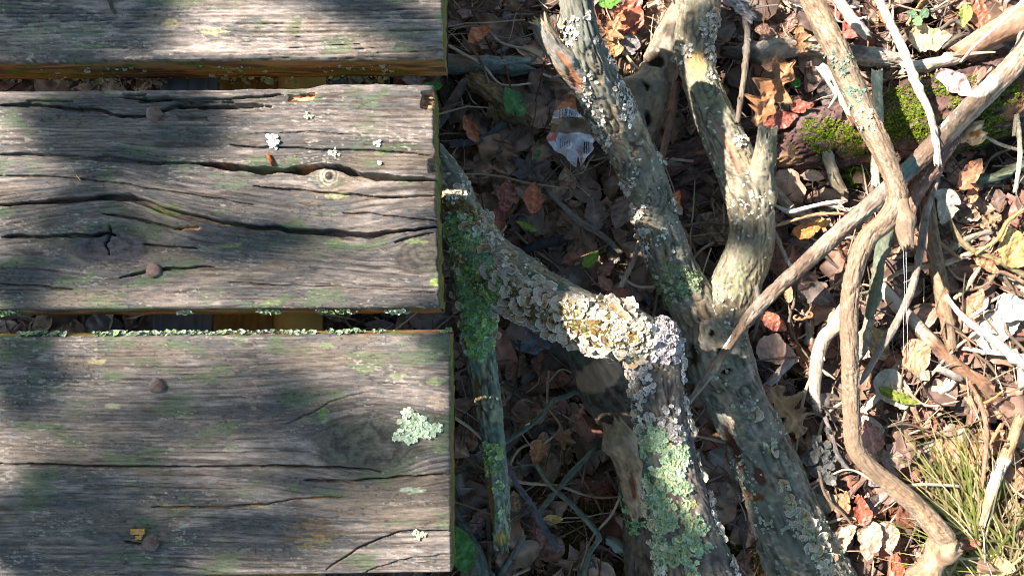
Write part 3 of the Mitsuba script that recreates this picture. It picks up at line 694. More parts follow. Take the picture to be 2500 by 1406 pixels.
# the forked branch
fk = thing('forked_branch', 'big grey green branch forking into two arms, lying across the centre right', 'branch')
B0 = Tube([(2030, 1500, .030, 190), (1975, 1400, .030, 186), (1905, 1230, .031, 168), (1840, 1070, .033, 150), (1790, 960, .036, 148), (1758, 880, .040, 160), (1742, 800, .044, 150), (1752, 750, .048, 90)], nseg=120, seed=4, ds=.0012, furrow=(.0009, 34, 260), ends=('cut', 'round'))
B0.paint('625c50', 'a8a291', patch='75766a', pf=40, pt=.58, speck='b9bda6', st=.76, furcol='3f443a')
B0.blot([(1800, 1100, .06, 9, 62, 24, '5f4034'), (1856, 1165, .06, 13, 26, 22, '6a4a3e'), (1850, 1218, .06, 16, 11, 0, '96603c'), (1785, 1190, .055, 7, 9, 0, '8a5a40'), (1758, 860, .07, 7, 9, 0, '241f1b'), (1738, 815, .07, 6, 8, 0, '241f1b'), (1768, 905, .06, 12, 6, 20, '241f1b'), (1720, 780, .07, 5, 7, 0, '241f1b'), (1700, 870, .07, 6, 30, 10, '3a3228')], depth=.0026)
kb0 = B0.put('stem', parent=fk)
B1 = Tube([(1395, -60, .190, 80), (1412, 60, .184, 84), (1440, 160, .172, 96), (1478, 250, .150, 112), (1530, 350, .116, 112), (1575, 450, .088, 108), (1608, 560, .067, 104), (1650, 670, .054, 108), (1700, 760, .046, 118), (1740, 830, .042, 110)], nseg=100, seed=5, ds=.0011, furrow=(.0009, 38, 270), ends=('cut', 'round'))
B1.paint('746b5a', 'aba08a', patch='6d7268', pf=16, pt=.56, speck='c9c7b2', st=.77, furcol='35322a')
kb1 = B1.put('arm', parent=fk)
B2 = Tube([(1705, -60, .068, 104), (1708, 30, .068, 100), (1696, 110, .068, 92), (1706, 190, .068, 88), (1742, 280, .068, 96), (1782, 370, .067, 104), (1822, 460, .065, 112), (1838, 540, .062, 106), (1826, 620, .057, 108), (1798, 690, .051, 120), (1770, 760, .046, 128), (1752, 830, .042, 110)], nseg=100, seed=6, ds=.0011, furrow=(.0008, 40, 270), ends=('cut', 'round'))
B2.paint('77705c', 'aaa28c', patch='7c7f66', pf=16, pt=.57, speck='dcd9c8', st=.75, furcol='463f34')
B2.blot([(1775, 340, .09, 9, 58, 28, '9c8068'), (1708, 150, .09, 22, 40, 10, 'b59c6c'), (1800, 395, .09, 5, 34, 20, '86685a')], depth=.0012)
kb2 = B2.put('arm', parent=fk)
tag(kb2, 'right arm, pale and sunlit, with torn bark showing orange wood')
tag(kb1, 'left arm, half in shade, leaning up to the top edge')
B3 = Tube([(1845, 510, .062, 70), (1856, 430, .078, 56), (1868, 370, .092, 50), (1874, 325, .102, 48)], nseg=60, seed=7, ds=.0012, furrow=(.0007, 50, 380), ends=('round', 'broken'))
B3.paint('807a66', 'a8a08a', patch='6f6e5a', speck='d0cdba', st=.72)
tag(B3.put('snag', parent=fk), 'short snapped upright snag on the right arm')
B4 = Tube([(1322, 62, .185, 44), (1345, 110, .184, 52), (1385, 165, .178, 54), (1440, 220, .164, 60), (1490, 270, .140, 50)], nseg=60, seed=8, ds=.0012, furrow=(.0007, 50, 380), ends=('broken', 'round'))
B4.paint('6a6a64', '918f88', patch='8a7a5c', pf=22, pt=.55, speck='b9bda6', st=.78)
B4.blot([(1398, 168, .19, 62, 8, -48, '94694e'), (1400, 192, .185, 30, 5, -48, '7a4e40'), (1312, 48, .19, 20, 14, -50, 'c9b08a')], depth=.001)
tag(B4.put('side_arm', parent=fk), 'short blue grey side branch with a peeled brown strip')
# splinters at its torn end
for dx, dy, l in ((-18, -22, 30), (-6, -26, 24), (-26, -10, 26)):
    s = Tube([(1328, 66, .185, 9), (1328 + dx * .6, 66 + dy * .6, .188, 6), (1328 + dx * 1.5, 66 + dy * 1.2, .19, 2)], nseg=8, seed=9, furrow=(0, 1, 1))
    s.paint('b59a78', 'd9c3a0')
    s.put('splinter', parent=fk)

wh = ['e2ded0', 'cfcab8', 'bdb8a4', 'eeeae0']
lef = [(1430, 205, .175, 22), (1425, 235, .175, 20), (1440, 290, .175, 26), (1465, 345, .14, 24), (1395, 60, .195, 20), (1400, 90, .195, 14), (1520, 470, .08, 18), (1555, 590, .07, 30), (1570, 630, .07, 20), (1455, 310, .14, 20), (1545, 530, .07, 18)]
rig = [(1520, 225, .155, 26), (1535, 255, .155, 24), (1530, 290, .155, 18), (1440, 40, .195, 12), (1460, 85, .195, 14), (1640, 500, .07, 16), (1605, 400, .08, 14), (1480, 205, .11, 26)]
brackets(fk, B1, 60, lambda p, u, s, l: spots_field(p, lef + rig, .4) * (np.abs(s) > .5), (.0022, .0042), 31, flat=.35)
crumbs(kb1, B1, 900, lambda p, u, s, l: spots_field(p, lef + rig, .5) * (u > -.6), wh, (.0009, .0022), 32, name='crust', label='white crusty fungus along the flanks')
crumbs(kb1, B1, 340, lambda p, u, s, l: (u > -.3) * (l > .4) * sstep(.5, .68, fb(p[:, 0] * 45, p[:, 1] * 45, 0, 3, 34)), ['c3c9bc', 'a9b2a4', 'd6d9cc'], (.0007, .0017), 33, name='crust', label='small pale lichen specks on the dark half')
crumbs(kb1, B1, 650, lambda p, u, s, l: spots_field(p, [(1650, 690, .07, 40), (1625, 720, .06, 26), (1690, 690, .06, 24)], .35), ['8f9f78', 'a4b088', '7f9068'], (.0010, .0024), 34, label='grey green lichen at the fork')
ar = [(1660, 110, .09, 18), (1655, 140, .09, 14), (1650, 165, .09, 12), (1680, 290, .09, 14), (1722, 370, .09, 14), (1740, 410, .09, 12), (1745, 180, .09, 18), (1745, 120, .09, 16), (1740, 60, .09, 24), (1752, 30, .09, 20), (1880, 470, .07, 14), (1690, 100, .1, 16), (1812, 340, .09, 16), (1715, 690, .06, 14)]
brackets(fk, B2, 40, lambda p, u, s, l: spots_field(p, ar, .4), (.0020, .0040), 35, flat=.35)
crumbs(kb2, B2, 800, lambda p, u, s, l: spots_field(p, ar, .5) * (u > -.6), wh, (.0009, .0021), 36, name='crust', label='white crusty fungus on the flanks')
crumbs(kb2, B2, 200, lambda p, u, s, l: (u > 0) * sstep(.52, .7, fb(p[:, 0] * 45, p[:, 1] * 45, 0, 3, 35)), wh, (.0006, .0015), 37, name='crust', label='scattered white specks')
lo = [(1790, 1240, .05, 20), (1800, 1280, .05, 20), (1820, 1330, .05, 18), (1835, 1370, .05, 16), (1945, 1255, .05, 22), (1965, 1290, .05, 24), (1985, 1330, .05, 22), (2005, 1370, .05, 22), (2015, 1400, .05, 20), (1905, 1180, .05, 12), (1870, 1090, .05, 14), (1835, 1010, .05, 14), (1925, 1225, .05, 16), (1730, 1090, .05, 14), (1740, 1180, .045, 12)]
brackets(fk, B0, 75, lambda p, u, s, l: spots_field(p, lo, .4) * (u > -.3), (.0035, .0062), 38, flat=.5)
crumbs(kb0, B0, 900, lambda p, u, s, l: spots_field(p, lo, .5) * (u > -.5), ['c3c4a0', 'd6d4b8', 'aeb08c', '9fae84'], (.0010, .0024), 39, name='crust', label='yellowish fungus crust along both flanks')
crumbs(kb0, B0, 420, lambda p, u, s, l: (u > -.2) * sstep(.52, .68, fb(p[:, 0] * 40, p[:, 1] * 40, 0, 3, 36)), ['b3bfa4', 'c9cdb8', '9fae90'], (.0007, .0019), 40, name='crust', label='pale lichen specks')

# dead stems under and behind them
def stem(name, path, label, cat, a, b, seed, nseg=60, ds=.0015, bs='mat_bark', furrow=(.0010, 45, 330), ends=('broken', 'broken'), blots=(), depth=.001, lichen=(), lcol=('9fae90', 'b9c4a8'), part=None, group=None, **pk):
    t = Tube(path, nseg=nseg, ds=ds, seed=seed, furrow=furrow, ends=ends)
    t.paint(a, b, **pk)
    if blots:
        t.blot(blots, depth)
    if lichen:
        k = thing(name, label, cat, group)
        t.put('stem', bs, k)
        crumbs(k, t, 420, lambda p, u, s, l: spots_field(p, lichen, .35) * (u > -.3), list(lcol), (.0009, .0024), seed + 300, label='lichen patches')
    else:
        V, F, c = t.mesh()
        if name == 'stick' and nseg <= 40:
            r_ = np.random.default_rng(seed + 5000)
            for _ in range(int(r_.integers(1, 4))):
                i = int(r_.integers(int(t.n * .15), int(t.n * .9)))
                th = r_.uniform(0, math.pi)
                out = t.lat[i] * math.cos(th) + np.cross(t.lat[i], t.Tn[i]) * math.sin(th)
                d = nrm(out + t.Tn[i] * r_.uniform(.3, 1.2))
                l, ra = t.R[i] * r_.uniform(2.0, 6.0), t.R[i] * r_.uniform(.25, .5)
                e1 = nrm(np.cross(d, [.31, .2, .93])); e2 = np.cross(d, e1)
                an = np.arange(7) / 7 * 6.283
                q = np.array([t.C[i] + d * (l * f) + e1 * 0.12 * l * f * f + ra * (1 - .5 * f) * w * (e1 * math.cos(a_) + e2 * math.sin(a_)) for f, w in ((0, 1), (.4, .9), (.75, .9), (1, .8), (1.02, .05)) for a_ in an])
                F = np.vstack([F, tri(grid_faces(5, 7, True)) + len(V)])
                V = np.vstack([V, q])
                c = np.vstack([c, np.tile(t.col[i].mean(0), (35, 1)) * r_.uniform(.8, 1.15, (35, 1))])
        k = put(name, V, F, bs, c)
        tag(k, label, cat, group)
    return t, k

stem('dead_branch', [(1668, 40, .030, 80), (1625, 130, .032, 92), (1595, 220, .032, 90), (1568, 310, .030, 84), (1545, 400, .022, 70)], 'grey rotten branch with holes between the two arms of the forked branch', 'branch', '6f675a', 'a09684', 51, patch='3a332c', pf=20, pt=.6, speck='c0b8a6', st=.8, blots=[(1600, 145, .05, 16, 30, 60, '2a231e'), (1585, 290, .05, 8, 16, 20, '2a231e'), (1575, 215, .05, 5, 12, 30, '2a231e')], depth=.005)
stem('rotten_log', [(1430, 850, .060, 100), (1470, 930, .058, 118), (1525, 1040, .052, 110), (1560, 1180, .046, 96), (1580, 1300, .042, 110), (1590, 1480, .040, 120)], 'dark rotten log passing under the lichen covered branch near the bottom', 'log', '4b443c', '73695c', 52, nseg=80, patch='5a6455', pf=22, furcol='2c2722', blots=[(1470, 915, .09, 70, 40, 30, '9a8068')], depth=0, lichen=[(1545, 1240, .07, 22), (1560, 1290, .07, 20), (1535, 1215, .07, 14)], lcol=('8fbf7a', '9fc48c', '84b084'))
stem('bark_slab', [(1500, 1045, .078, 44), (1522, 1100, .082, 62), (1545, 1180, .080, 56), (1556, 1255, .076, 30)], 'pale broken bark slab with a torn top against the lichen covered branch', 'bark', '85745f', 'b09a80', 53, furrow=(.0010, 60, 300), blots=[(1548, 1190, .095, 40, 7, 100, '7d5240')])
stem('pale_log', [(1040, 152, .030, 46), (1120, 158, .032, 48), (1200, 162, .032, 46), (1290, 160, .030, 40)], 'short blue grey log lying level beside the end of the top plank', 'log', '4f5a58', '7c8a86', 54, furrow=(.0007, 40, 330), patch='7a6a54')
stem('split_stake', [(1158, 188, .034, 34), (1205, 230, .034, 48), (1250, 270, .032, 44), (1285, 296, .030, 26)], 'dark split stake lying askew next to the green oval leaf', 'stake', '3f362c', '8a7a5c', 55, furrow=(.0012, 30, 520))
stem('green_branch', [(1085, 1230, .030, 44), (1120, 1290, .032, 46), (1155, 1360, .033, 52), (1180, 1440, .033, 56)], 'grey green branch beside the lower end of the near plank', 'branch', '47504a', '6e7a70', 56, furrow=(.0007, 40, 330), patch='7a6a3c', pt=.6)
stem('bark_strip', [(1080, 40, .02, 30), (1085, 220, .022, 34), (1100, 300, .022, 28), (1060, 400, .02, 24)], 'dark bark strip along the plank ends', 'bark', '35312e', '524c46', 57, furrow=(.001, 40, 400))

# the mossy log and its surroundings
ml = thing('mossy_log', 'purplish brown rotting log with bright green moss at the right', 'log')
M1 = Tube([(1600, 430, .012, 120), (1700, 402, .016, 128), (1850, 362, .020, 136), (2000, 345, .022, 148), (2150, 318, .026, 170), (2300, 278, .030, 190), (2420, 250, .030, 190), (2560, 215, .028, 180)], nseg=130, seed=60, ds=.0014, furrow=(.0022, 35, 190), lump=.1, ends=('broken', 'cut'))
M1.paint('4b3c3a', '7d6661', patch='8a6a4c', pf=16, pt=.58, furcol='2a2120')
M1.blot([(1900, 395, .04, 70, 18, 12, '94765a'), (2085, 290, .05, 30, 14, 12, '9a7d7a')])
km = M1.put('trunk', parent=ml)
moss_spots = [(2020, 330, .05, 40), (2065, 328, .05, 36), (1985, 320, .05, 30), (2230, 235, .06, 50), (2280, 220, .06, 50), (2260, 290, .06, 64), (2200, 300, .06, 42), (2190, 350, .055, 38), (2240, 345, .055, 46), (2310, 250, .06, 40), (2430, 270, .055, 60), (2400, 330, .05, 40), (2350, 330, .05, 30), (2100, 350, .05, 26), (2450, 210, .05, 46), (2375, 210, .06, 26), (2150, 330, .05, 26)]
def blade_bases(n, seed, w=.16, bend=.5):
    rng, out = np.random.default_rng(seed), []
    for _ in range(n):
        vs, fs = [], []
        for k in range(5):
            a, h = rng.random() * 6.28, rng.uniform(.25, 1)
            d = np.array([math.cos(a), math.sin(a), 0])
            e = np.array([-d[1], d[0], 0]) * w
            b = np.array([0, 0, h * .6])
            o = len(vs)
            vs += [b - e, b + e, b + d * bend + [0, 0, .25 * rng.random()]]
            fs.append([o, o + 1, o + 2])
        out.append((np.array(vs), np.array(fs), np.tile([.75, .75, 1.15], 5)))
    return out
MB = blade_bases(6, 4)
def moss(parent, tube, n, spots, colours, seed, label, size=(.0012, .0028)):
    crumbs(parent, tube, n, lambda p, u, s, l: spots_field(p, spots, .4) * sstep(-.3, .1, u) * sstep(.40, .60, fb(p[:, 0] * 70, p[:, 1] * 70, p[:, 2] * 70, 4, seed)), colours, size, seed, name='moss', label=label, lift=.0003, tilt=.25, bases=MB)
moss(km, M1, 11000, moss_spots, ['5a7022', '6c8428', '82982f', '46601c', '8c9a44', '6a5c2e'], 61, 'bright yellow green moss cushions on the upper side')

SMOOTH = (.00025, 60, 420)
stem('low_log', [(1960, 440, .008, 90), (2080, 425, .010, 110), (2200, 420, .010, 100), (2330, 395, .010, 90), (2500, 330, .012, 90), (2600, 300, .012, 80)], 'dark decayed log in the shadow just below the mossy log', 'log', '2c2422', '4f4340', 62, nseg=90, furrow=(.002, 40, 200), lichen=[(2090, 425, .035, 30), (2105, 410, .035, 22), (2180, 400, .03, 20)], lcol=('5c7a1c', '6f8a1e', '4f6a20'))
bb = thing('bent_branch', 'smooth tan branch snaking down the right side with a sharp elbow', 'branch')
F1 = Tube([(1960, -60, .115, 56), (2002, 40, .115, 56), (2045, 130, .115, 58), (2085, 215, .114, 59), (2115, 290, .113, 54), (2150, 360, .112, 50), (2183, 440, .110, 45), (2190, 495, .108, 49), (2162, 540, .106, 49), (2118, 580, .103, 47), (2090, 640, .098, 43), (2075, 720, .092, 43), (2072, 800, .086, 41), (2074, 900, .080, 40), (2078, 1000, .074, 40), (2085, 1080, .069, 40), (2112, 1130, .066, 41), (2170, 1178, .064, 41), (2240, 1238, .062, 45), (2290, 1296, .060, 50), (2315, 1328, .058, 52)], nseg=72, ds=.0012, seed=70, furrow=(.0007, 34, 420), ends=('cut', 'round'), lump=.035)
F1.paint('6a5946', 'a08c74', patch='7f6d58', pf=14, speck='5f4c36', st=.78, streak=.7)
F1.blot([(2065, 180, .14, 10, 60, 10, '6f5a44')])
kf = F1.put('stem', 'mat_smooth_bark', bb)
for path, sd, lab in (([(2186, 480, .108, 48), (2203, 540, .110, 46), (2213, 598, .110, 32)], 71, 'short broken spur at the elbow'), ([(2300, 1310, .058, 44), (2322, 1335, .06, 34), (2344, 1338, .062, 22)], 72, 'dark cut spur at the lower fork'), ([(2312, 1318, .056, 58), (2285, 1362, .054, 56), (2250, 1420, .052, 58), (2225, 1480, .05, 60)], 73, 'lower arm running out of the picture')):
    t = Tube(path, nseg=56, ds=.0012, seed=sd, furrow=(.0004, 30, 420), ends=('round', 'broken'), lump=.03).paint('6a5946', 'a08c74', patch='7f6d58', speck='5f4c36', st=.78)
    tag(t.put('spur' if sd < 73 else 'arm', 'mat_smooth_bark', bb), lab)
for sp, cs, sd in (([(2062, 160, .128, 30), (2040, 125, .128, 12)], ['7f9a84', '93ab94', '6b8470'], 74), ([(2090, 225, .128, 26), (2095, 240, .128, 12)], ['6f9482', '84a692'], 75), ([(2120, 282, .128, 22), (2125, 305, .128, 22)], ['c9ccb8', 'a9b0a0', '8f9a8a'], 76)):
    crumbs(kf, F1, 320, lambda p, u, s, l: spots_field(p, sp, .3) * (u > 0), cs, (.0008, .0019), sd, label='blue green lichen patch')

STICK = dict(nseg=28, ds=.0016, furrow=(.0004, 45, 520))
def stick(path, label, a, b, seed, name='stick', cat='stick', group=None, **k):
    return stem(name, path, label, cat, a, b, seed, group=group, **{**STICK, **k})

GREYW, BRN, PALE = ('8d8478', 'c0b8aa'), ('6b4f3c', '94745a'), ('b5aa98', 'c9c0ae')
stick([(2620, -20, .075, 56), (2500, 130, .074, 54), (2420, 215, .073, 54), (2345, 290, .072, 50), (2270, 365, .071, 46), (2200, 430, .070, 42), (2100, 522, .070, 40), (1990, 620, .072, 38), (1890, 712, .078, 35), (1830, 775, .086, 28), (1775, 852, .098, 23), (1725, 925, .104, 17), (1668, 998, .104, 8)], 'long straight diagonal stick crossing under the bent branch and over the forked branch', '77695b', 'a99c8b', 80, nseg=56, furrow=(.0006, 40, 360), patch='6b5a4c', pf=26, pt=.55, speck='d9d2c4', st=.78,
      blots=[(2440, 190, .1, 40, 22, 42, 'ddd0bc'), (1790, 830, .12, 28, 8, 52, 'd9d6cc'), (2330, 285, .095, 30, 8, 42, 'cfc6b5'), (2230, 400, .09, 34, 30, 42, '6f8078')], depth=.0004)
stick([(2400, 190, .058, 44), (2378, 240, .058, 48), (2330, 320, .058, 48), (2286, 385, .058, 46), (2250, 440, .057, 46), (2222, 490, .055, 42), (2215, 530, .052, 34)], 'brown branch with pimply bark meeting the bent branch from the right', '6d5044', '94786a', 81, nseg=56, furrow=(.0004, 40, 300), speck='c9b6a4', sf=800, st=.66)
stick([(2262, 480, .045, 30), (2275, 570, .045, 34), (2285, 640, .044, 36), (2302, 730, .043, 32), (2315, 800, .042, 30), (2322, 850, .040, 26)], 'brown upright stick right of the bent branch with a worn yellow streak', '6f5844', 'a08a70', 82, nseg=40, blots=[(2292, 720, .06, 4, 60, 10, 'b8923c')], depth=.0003)
stick([(2120, -60, .085, 19), (2160, 30, .085, 20), (2195, 100, .084, 20), (2222, 165, .083, 19), (2240, 215, .082, 20), (2268, 270, .081, 18), (2282, 330, .080, 17), (2290, 400, .076, 16)], 'thin bleached white stick leaning down across the mossy log', 'a89e90', 'd3cbbd', 83)
stick([(2292, 380, .054, 12), (2283, 450, .056, 13), (2262, 515, .060, 17), (2252, 580, .062, 17), (2246, 620, .062, 18), (2222, 715, .060, 18), (2185, 795, .057, 17), (2140, 868, .054, 15), (2110, 918, .052, 13), (2088, 945, .05, 8)], 'thin grey stick running down beside the bent branch', '6f655c', 'a39a90', 84)
stick([(1772, 128, .030, 26), (1830, 128, .032, 44), (1900, 118, .034, 46), (1990, 114, .036, 44), (2070, 130, .037, 40), (2150, 142, .037, 40), (2215, 152, .036, 34)], 'thick level branch near the top, grey at one end and bleached at the other', '7f766a', 'bdb4a4', 85, nseg=48, furrow=(.001, 40, 330), patch='4f4a46', pf=22)
stick([(2210, 168, .05, 26), (2260, 160, .05, 28), (2320, 146, .05, 28), (2380, 122, .05, 28), (2436, 104, .05, 30)], 'curved bleached branch meeting the thick level branch from the right', '9a9078', 'cfc6b5', 86, nseg=36, patch='6f7050', pt=.6)
stick([(2265, 104, .036, 16), (2320, 110, .038, 20), (2390, 116, .040, 20)], 'straight silvery stick just above the curved bleached branch', '9a948c', 'cfcac2', 87)
stick([(2025, -40, .06, 26), (2060, 20, .06, 28), (2090, 60, .06, 26), (2116, 86, .058, 22)], 'thick bleached stick ending on the red leaf at the top', 'a9a196', 'c9c1b4', 88, patch='6f665c')
stick([(2560, 0, .055, 60), (2480, 52, .055, 62), (2410, 90, .053, 58), (2345, 128, .05, 48)], 'stout smooth tan branch entering at the top right corner', '8a6a54', 'b5927a', 89, nseg=48, bs='mat_smooth_bark', furrow=(.0003, 30, 420))
stick([(2012, 170, .062, 28), (2040, 208, .062, 26), (2066, 252, .062, 26), (2090, 300, .060, 26)], 'short green white stick with a brown tip on the mossy log', '8f9a80', 'd6d6c4', 90, blots=[(2086, 292, .075, 22, 22, 0, '7d5646')])
stick([(2140, 178, .055, 26), (2142, 230, .055, 24), (2146, 300, .053, 20), (2138, 370, .050, 18), (2138, 452, .045, 20)], 'pale lichen coated upright stick behind the bent branch', 'a8a888', 'd3d4b8', 91, speck='e6e6d6', st=.68)
stick([(2020, 378, .045, 24), (2030, 410, .046, 24), (2045, 445, .045, 22), (2060, 466, .043, 16)], 'short pale knobbly stub on the dark decayed log', '8a8270', 'b8b29c', 92)
stick([(2168, 560, .064, 30), (2150, 620, .063, 28), (2142, 680, .062, 26), (2132, 730, .060, 24), (2122, 768, .058, 20)], 'green grey stick hanging under the elbow of the bent branch', '525a4a', '7c8470', 93)
stick([(2124, 770, .05, 22), (2115, 810, .05, 22), (2105, 850, .049, 24), (2085, 882, .047, 24)], 'short speckled grey stick with a clean cut end next to the yellow leaf', '7d7466', 'a89e8e', 94, speck='c9c0b0', st=.7, ends=('cut', 'round'))
stick([(2140, 690, .036, 30), (2195, 750, .037, 34), (2255, 815, .038, 34), (2320, 880, .038, 34), (2390, 940, .036, 32), (2450, 985, .034, 28), (2540, 1030, .03, 26)], 'long reddish brown stick slanting down to the right edge', '6a5142', '957a66', 95, nseg=40, patch='c9bca8', pf=20, pt=.6)
stick([(2070, 745, .045, 34), (2040, 790, .045, 36), (2010, 830, .044, 34), (1996, 875, .042, 30), (1992, 920, .040, 26), (1990, 960, .038, 24), (1996, 1000, .036, 20)], 'grey stick curving behind the bent branch and down beside it', '8a8072', 'bab0a0', 96, nseg=36)
stick([(1975, 790, .030, 16), (1978, 830, .030, 18), (1990, 855, .029, 14), (1975, 885, .027, 12)], 'short forked grey twig left of the curving grey stick', '8a8070', 'b0a696', 97)
stick([(1932, 880, .035, 20), (1900, 912, .035, 20), (1870, 944, .034, 18), (1840, 975, .032, 14)], 'short silvery stick pointing at the forked branch from the right', '8a807a', 'b8b0aa', 98)
stick([(2420, 566, .04, 9), (2375, 578, .041, 13), (2340, 594, .041, 14), (2310, 612, .04, 14), (2285, 626, .038, 12)], 'short greenish grey stick with a blunt end right of the upright brown stick', '7f7866', 'a8a08c', 99)
stick([(2500, 512, .055, 9), (2460, 542, .055, 9), (2438, 580, .053, 9), (2405, 605, .050, 9), (2385, 620, .047, 8)], 'tan kinked twig reaching in from the right edge', '9a7c54', 'c2a478', 100)
stick([(2320, 540, .045, 7), (2340, 580, .045, 11), (2365, 605, .044, 13), (2400, 622, .043, 15), (2445, 640, .041, 16), (2500, 672, .038, 16)], 'olive brown stick running to the right edge past the yellow leaf', '7a6c50', '9e9070', 101)
stick([(2150, 690, .04, 9), (2215, 658, .042, 13), (2300, 645, .043, 13), (2360, 622, .043, 12), (2400, 604, .042, 10)], 'long thin level stick passing behind the upright brown stick', '8a7a64', 'bdb09a', 102)
stick([(2312, 722, .05, 9), (2335, 755, .05, 13), (2370, 790, .049, 16), (2410, 818, .048, 20), (2450, 850, .046, 22), (2500, 890, .044, 24)], 'bleached straight stick lying across the bright leaves', 'bdb4a6', 'd3cbbd', 103)
stick([(2410, 730, .05, 8), (2405, 750, .05, 8), (2372, 772, .05, 8)], 'short bleached kinked twig above the bleached straight stick', 'bdb4a6', 'cdc5b8', 104)
stick([(2352, 850, .04, 9), (2400, 858, .041, 11), (2470, 866, .04, 12), (2510, 872, .04, 12)], 'thin bleached level stick near the right edge', 'bdb4a6', 'd3cbbd', 105)
stick([(2478, 855, .042, 12), (2490, 900, .042, 13), (2494, 950, .041, 13)], 'short bleached upright stick at the right edge', 'b0a698', 'c9c0ae', 106)
stick([(2490, 1020, .045, 22), (2470, 1080, .046, 24), (2440, 1150, .046, 25), (2415, 1215, .045, 22), (2395, 1280, .042, 18)], 'tan stick with worn bark standing over the grass at the right', '8a6f52', 'b79c7c', 107, nseg=36, patch='cfc2ac', pt=.58)
stick([(2365, 930, .05, 6), (2395, 985, .052, 9), (2408, 1040, .053, 10), (2408, 1090, .052, 10), (2402, 1150, .05, 8), (2398, 1190, .047, 6)], 'thin reddish upright stem with small forks near the grass', '7d5f4c', 'a3846c', 108)
stick([(2445, 1034, .05, 4), (2430, 1060, .051, 6), (2413, 1085, .052, 6)], 'small side twig forking off the reddish stem', '9a7450', 'c09a70', 109)
stick([(2450, 952, .05, 4), (2425, 972, .051, 6), (2402, 985, .052, 6)], 'upper side twig forking off the reddish stem', '9a7450', 'c09a70', 110)
stick([(2290, 900, .04, 14), (2320, 912, .042, 16), (2345, 926, .041, 13)], 'stubby grey stick with a blunt end under the reddish brown stick', '7f766c', 'aaa298', 111)
stick([(2200, 870, .03, 9), (2185, 900, .032, 15), (2168, 940, .032, 18), (2120, 990, .031, 18), (2098, 1010, .03, 14)], 'bleached crooked stick among the brightest leaves', 'b3a692', 'cfc6b5', 112)
stick([(2270, 960, .032, 22), (2310, 948, .034, 22), (2330, 925, .034, 16)], 'pale flat stick lying below the stubby grey stick', '9a8f80', 'cfc6b6', 113)
stick([(1890, 500, .06, 6), (1925, 516, .062, 11), (1960, 510, .063, 9), (2000, 500, .064, 9), (2035, 494, .065, 10), (2064, 490, .065, 6)], 'pale knobbly twig reaching right from the snag', 'b0a698', 'd9d2c6', 114)
stick([(2012, 498, .062, 6), (2050, 508, .062, 9), (2085, 518, .061, 10), (2104, 532, .06, 6)], 'pale twig tip hanging off the knobbly twig', 'b0a698', 'd9d2c6', 115)
stick([(1890, 552, .055, 6), (1930, 540, .056, 8), (1990, 524, .057, 9), (2060, 522, .057, 8)], 'thin bent tan twig above the orange leaf', '9a8262', 'c4ac8a', 116)
stick([(1882, 548, .05, 10), (1905, 600, .05, 10), (1925, 640, .05, 9), (1945, 668, .049, 6)], 'thin grey twig slanting down from the right arm', '8a8074', 'b3aa9e', 117)
stick([(1848, 700, .075, 12), (1852, 760, .08, 10), (1846, 800, .08, 8), (1838, 830, .078, 5)], 'thin dark twig dangling over the end of the diagonal stick', '4f4a44', '7a746a', 118)
stick([(1830, 380, .085, 6), (1880, 450, .05, 22), (1920, 500, .045, 26), (1945, 530, .04, 20)], 'grey stick leaning behind the snag', '6f675c', 'a09686', 119)
stick([(1818, 40, .09, 16), (1824, 80, .09, 16), (1822, 140, .089, 15), (1812, 220, .087, 14), (1800, 300, .084, 13)], 'dark thin upright twig right of the forked branch', '5a544c', '8a8276', 120)
stick([(1770, -30, .095, 30), (1800, 10, .096, 30), (1836, 44, .095, 24)], 'broken silvery grey end of a board like stick at the top', '6b6a6c', 'a09fa0', 121, furrow=(.0012, 20, 600))
stick([(1652, 205, .05, 22), (1640, 280, .05, 20), (1622, 360, .048, 18), (1606, 430, .046, 14)], 'straight brown stick leaning beside the left arm', '6b5246', '937767', 122)
stick([(1580, 408, .03, 26), (1650, 400, .032, 24), (1700, 418, .032, 22), (1745, 448, .03, 18)], 'grey stick lying on the mossy log behind the right arm', '5a534a', '877e72', 123)
stick([(1330, 460, .03, 6), (1370, 500, .034, 11), (1420, 545, .036, 13), (1470, 575, .036, 13), (1515, 615, .034, 12)], 'thin grey twig slanting across the middle of the shaded litter', '6b6258', '958c80', 124)
stick([(1515, 700, .05, 13), (1535, 660, .052, 14), (1552, 620, .052, 12), (1560, 590, .05, 10)], 'pale cut twig leaning on the left arm', '7a6f62', 'aaa094', 125)
stick([(1260, 620, .028, 20), (1310, 600, .03, 24), (1370, 585, .03, 22)], 'charred looking black stick in the shaded litter', '26242a', '45444a', 126)
stick([(1100, 355, .03, 14), (1180, 340, .032, 16), (1230, 300, .032, 15), (1275, 282, .03, 10)], 'dark grey stick below the split stake', '3f4446', '666c6c', 127)
stick([(1075, 300, .03, 18), (1110, 240, .034, 22), (1140, 200, .034, 20), (1185, 170, .032, 14)], 'forked dark stick by the plank end', '45423e', '6c6862', 128)
stick([(1290, 100, .03, 18), (1250, 110, .03, 16), (1215, 130, .03, 12)], 'short grey stick above the pale log', '5a5248', '82796c', 129)
stick([(1225, 1085, .05, 9), (1275, 1052, .052, 12), (1315, 1020, .053, 12), (1350, 980, .052, 11), (1418, 955, .05, 8)], 'thin green grey twig reaching up from the side stub', '525a50', '7d867a', 130)
stick([(1226, 1105, .05, 11), (1255, 1170, .052, 13), (1290, 1220, .052, 14), (1330, 1290, .05, 13), (1362, 1342, .047, 11)], 'smooth blue grey twig slanting down from the side stub', '4a4c52', '74767c', 131)
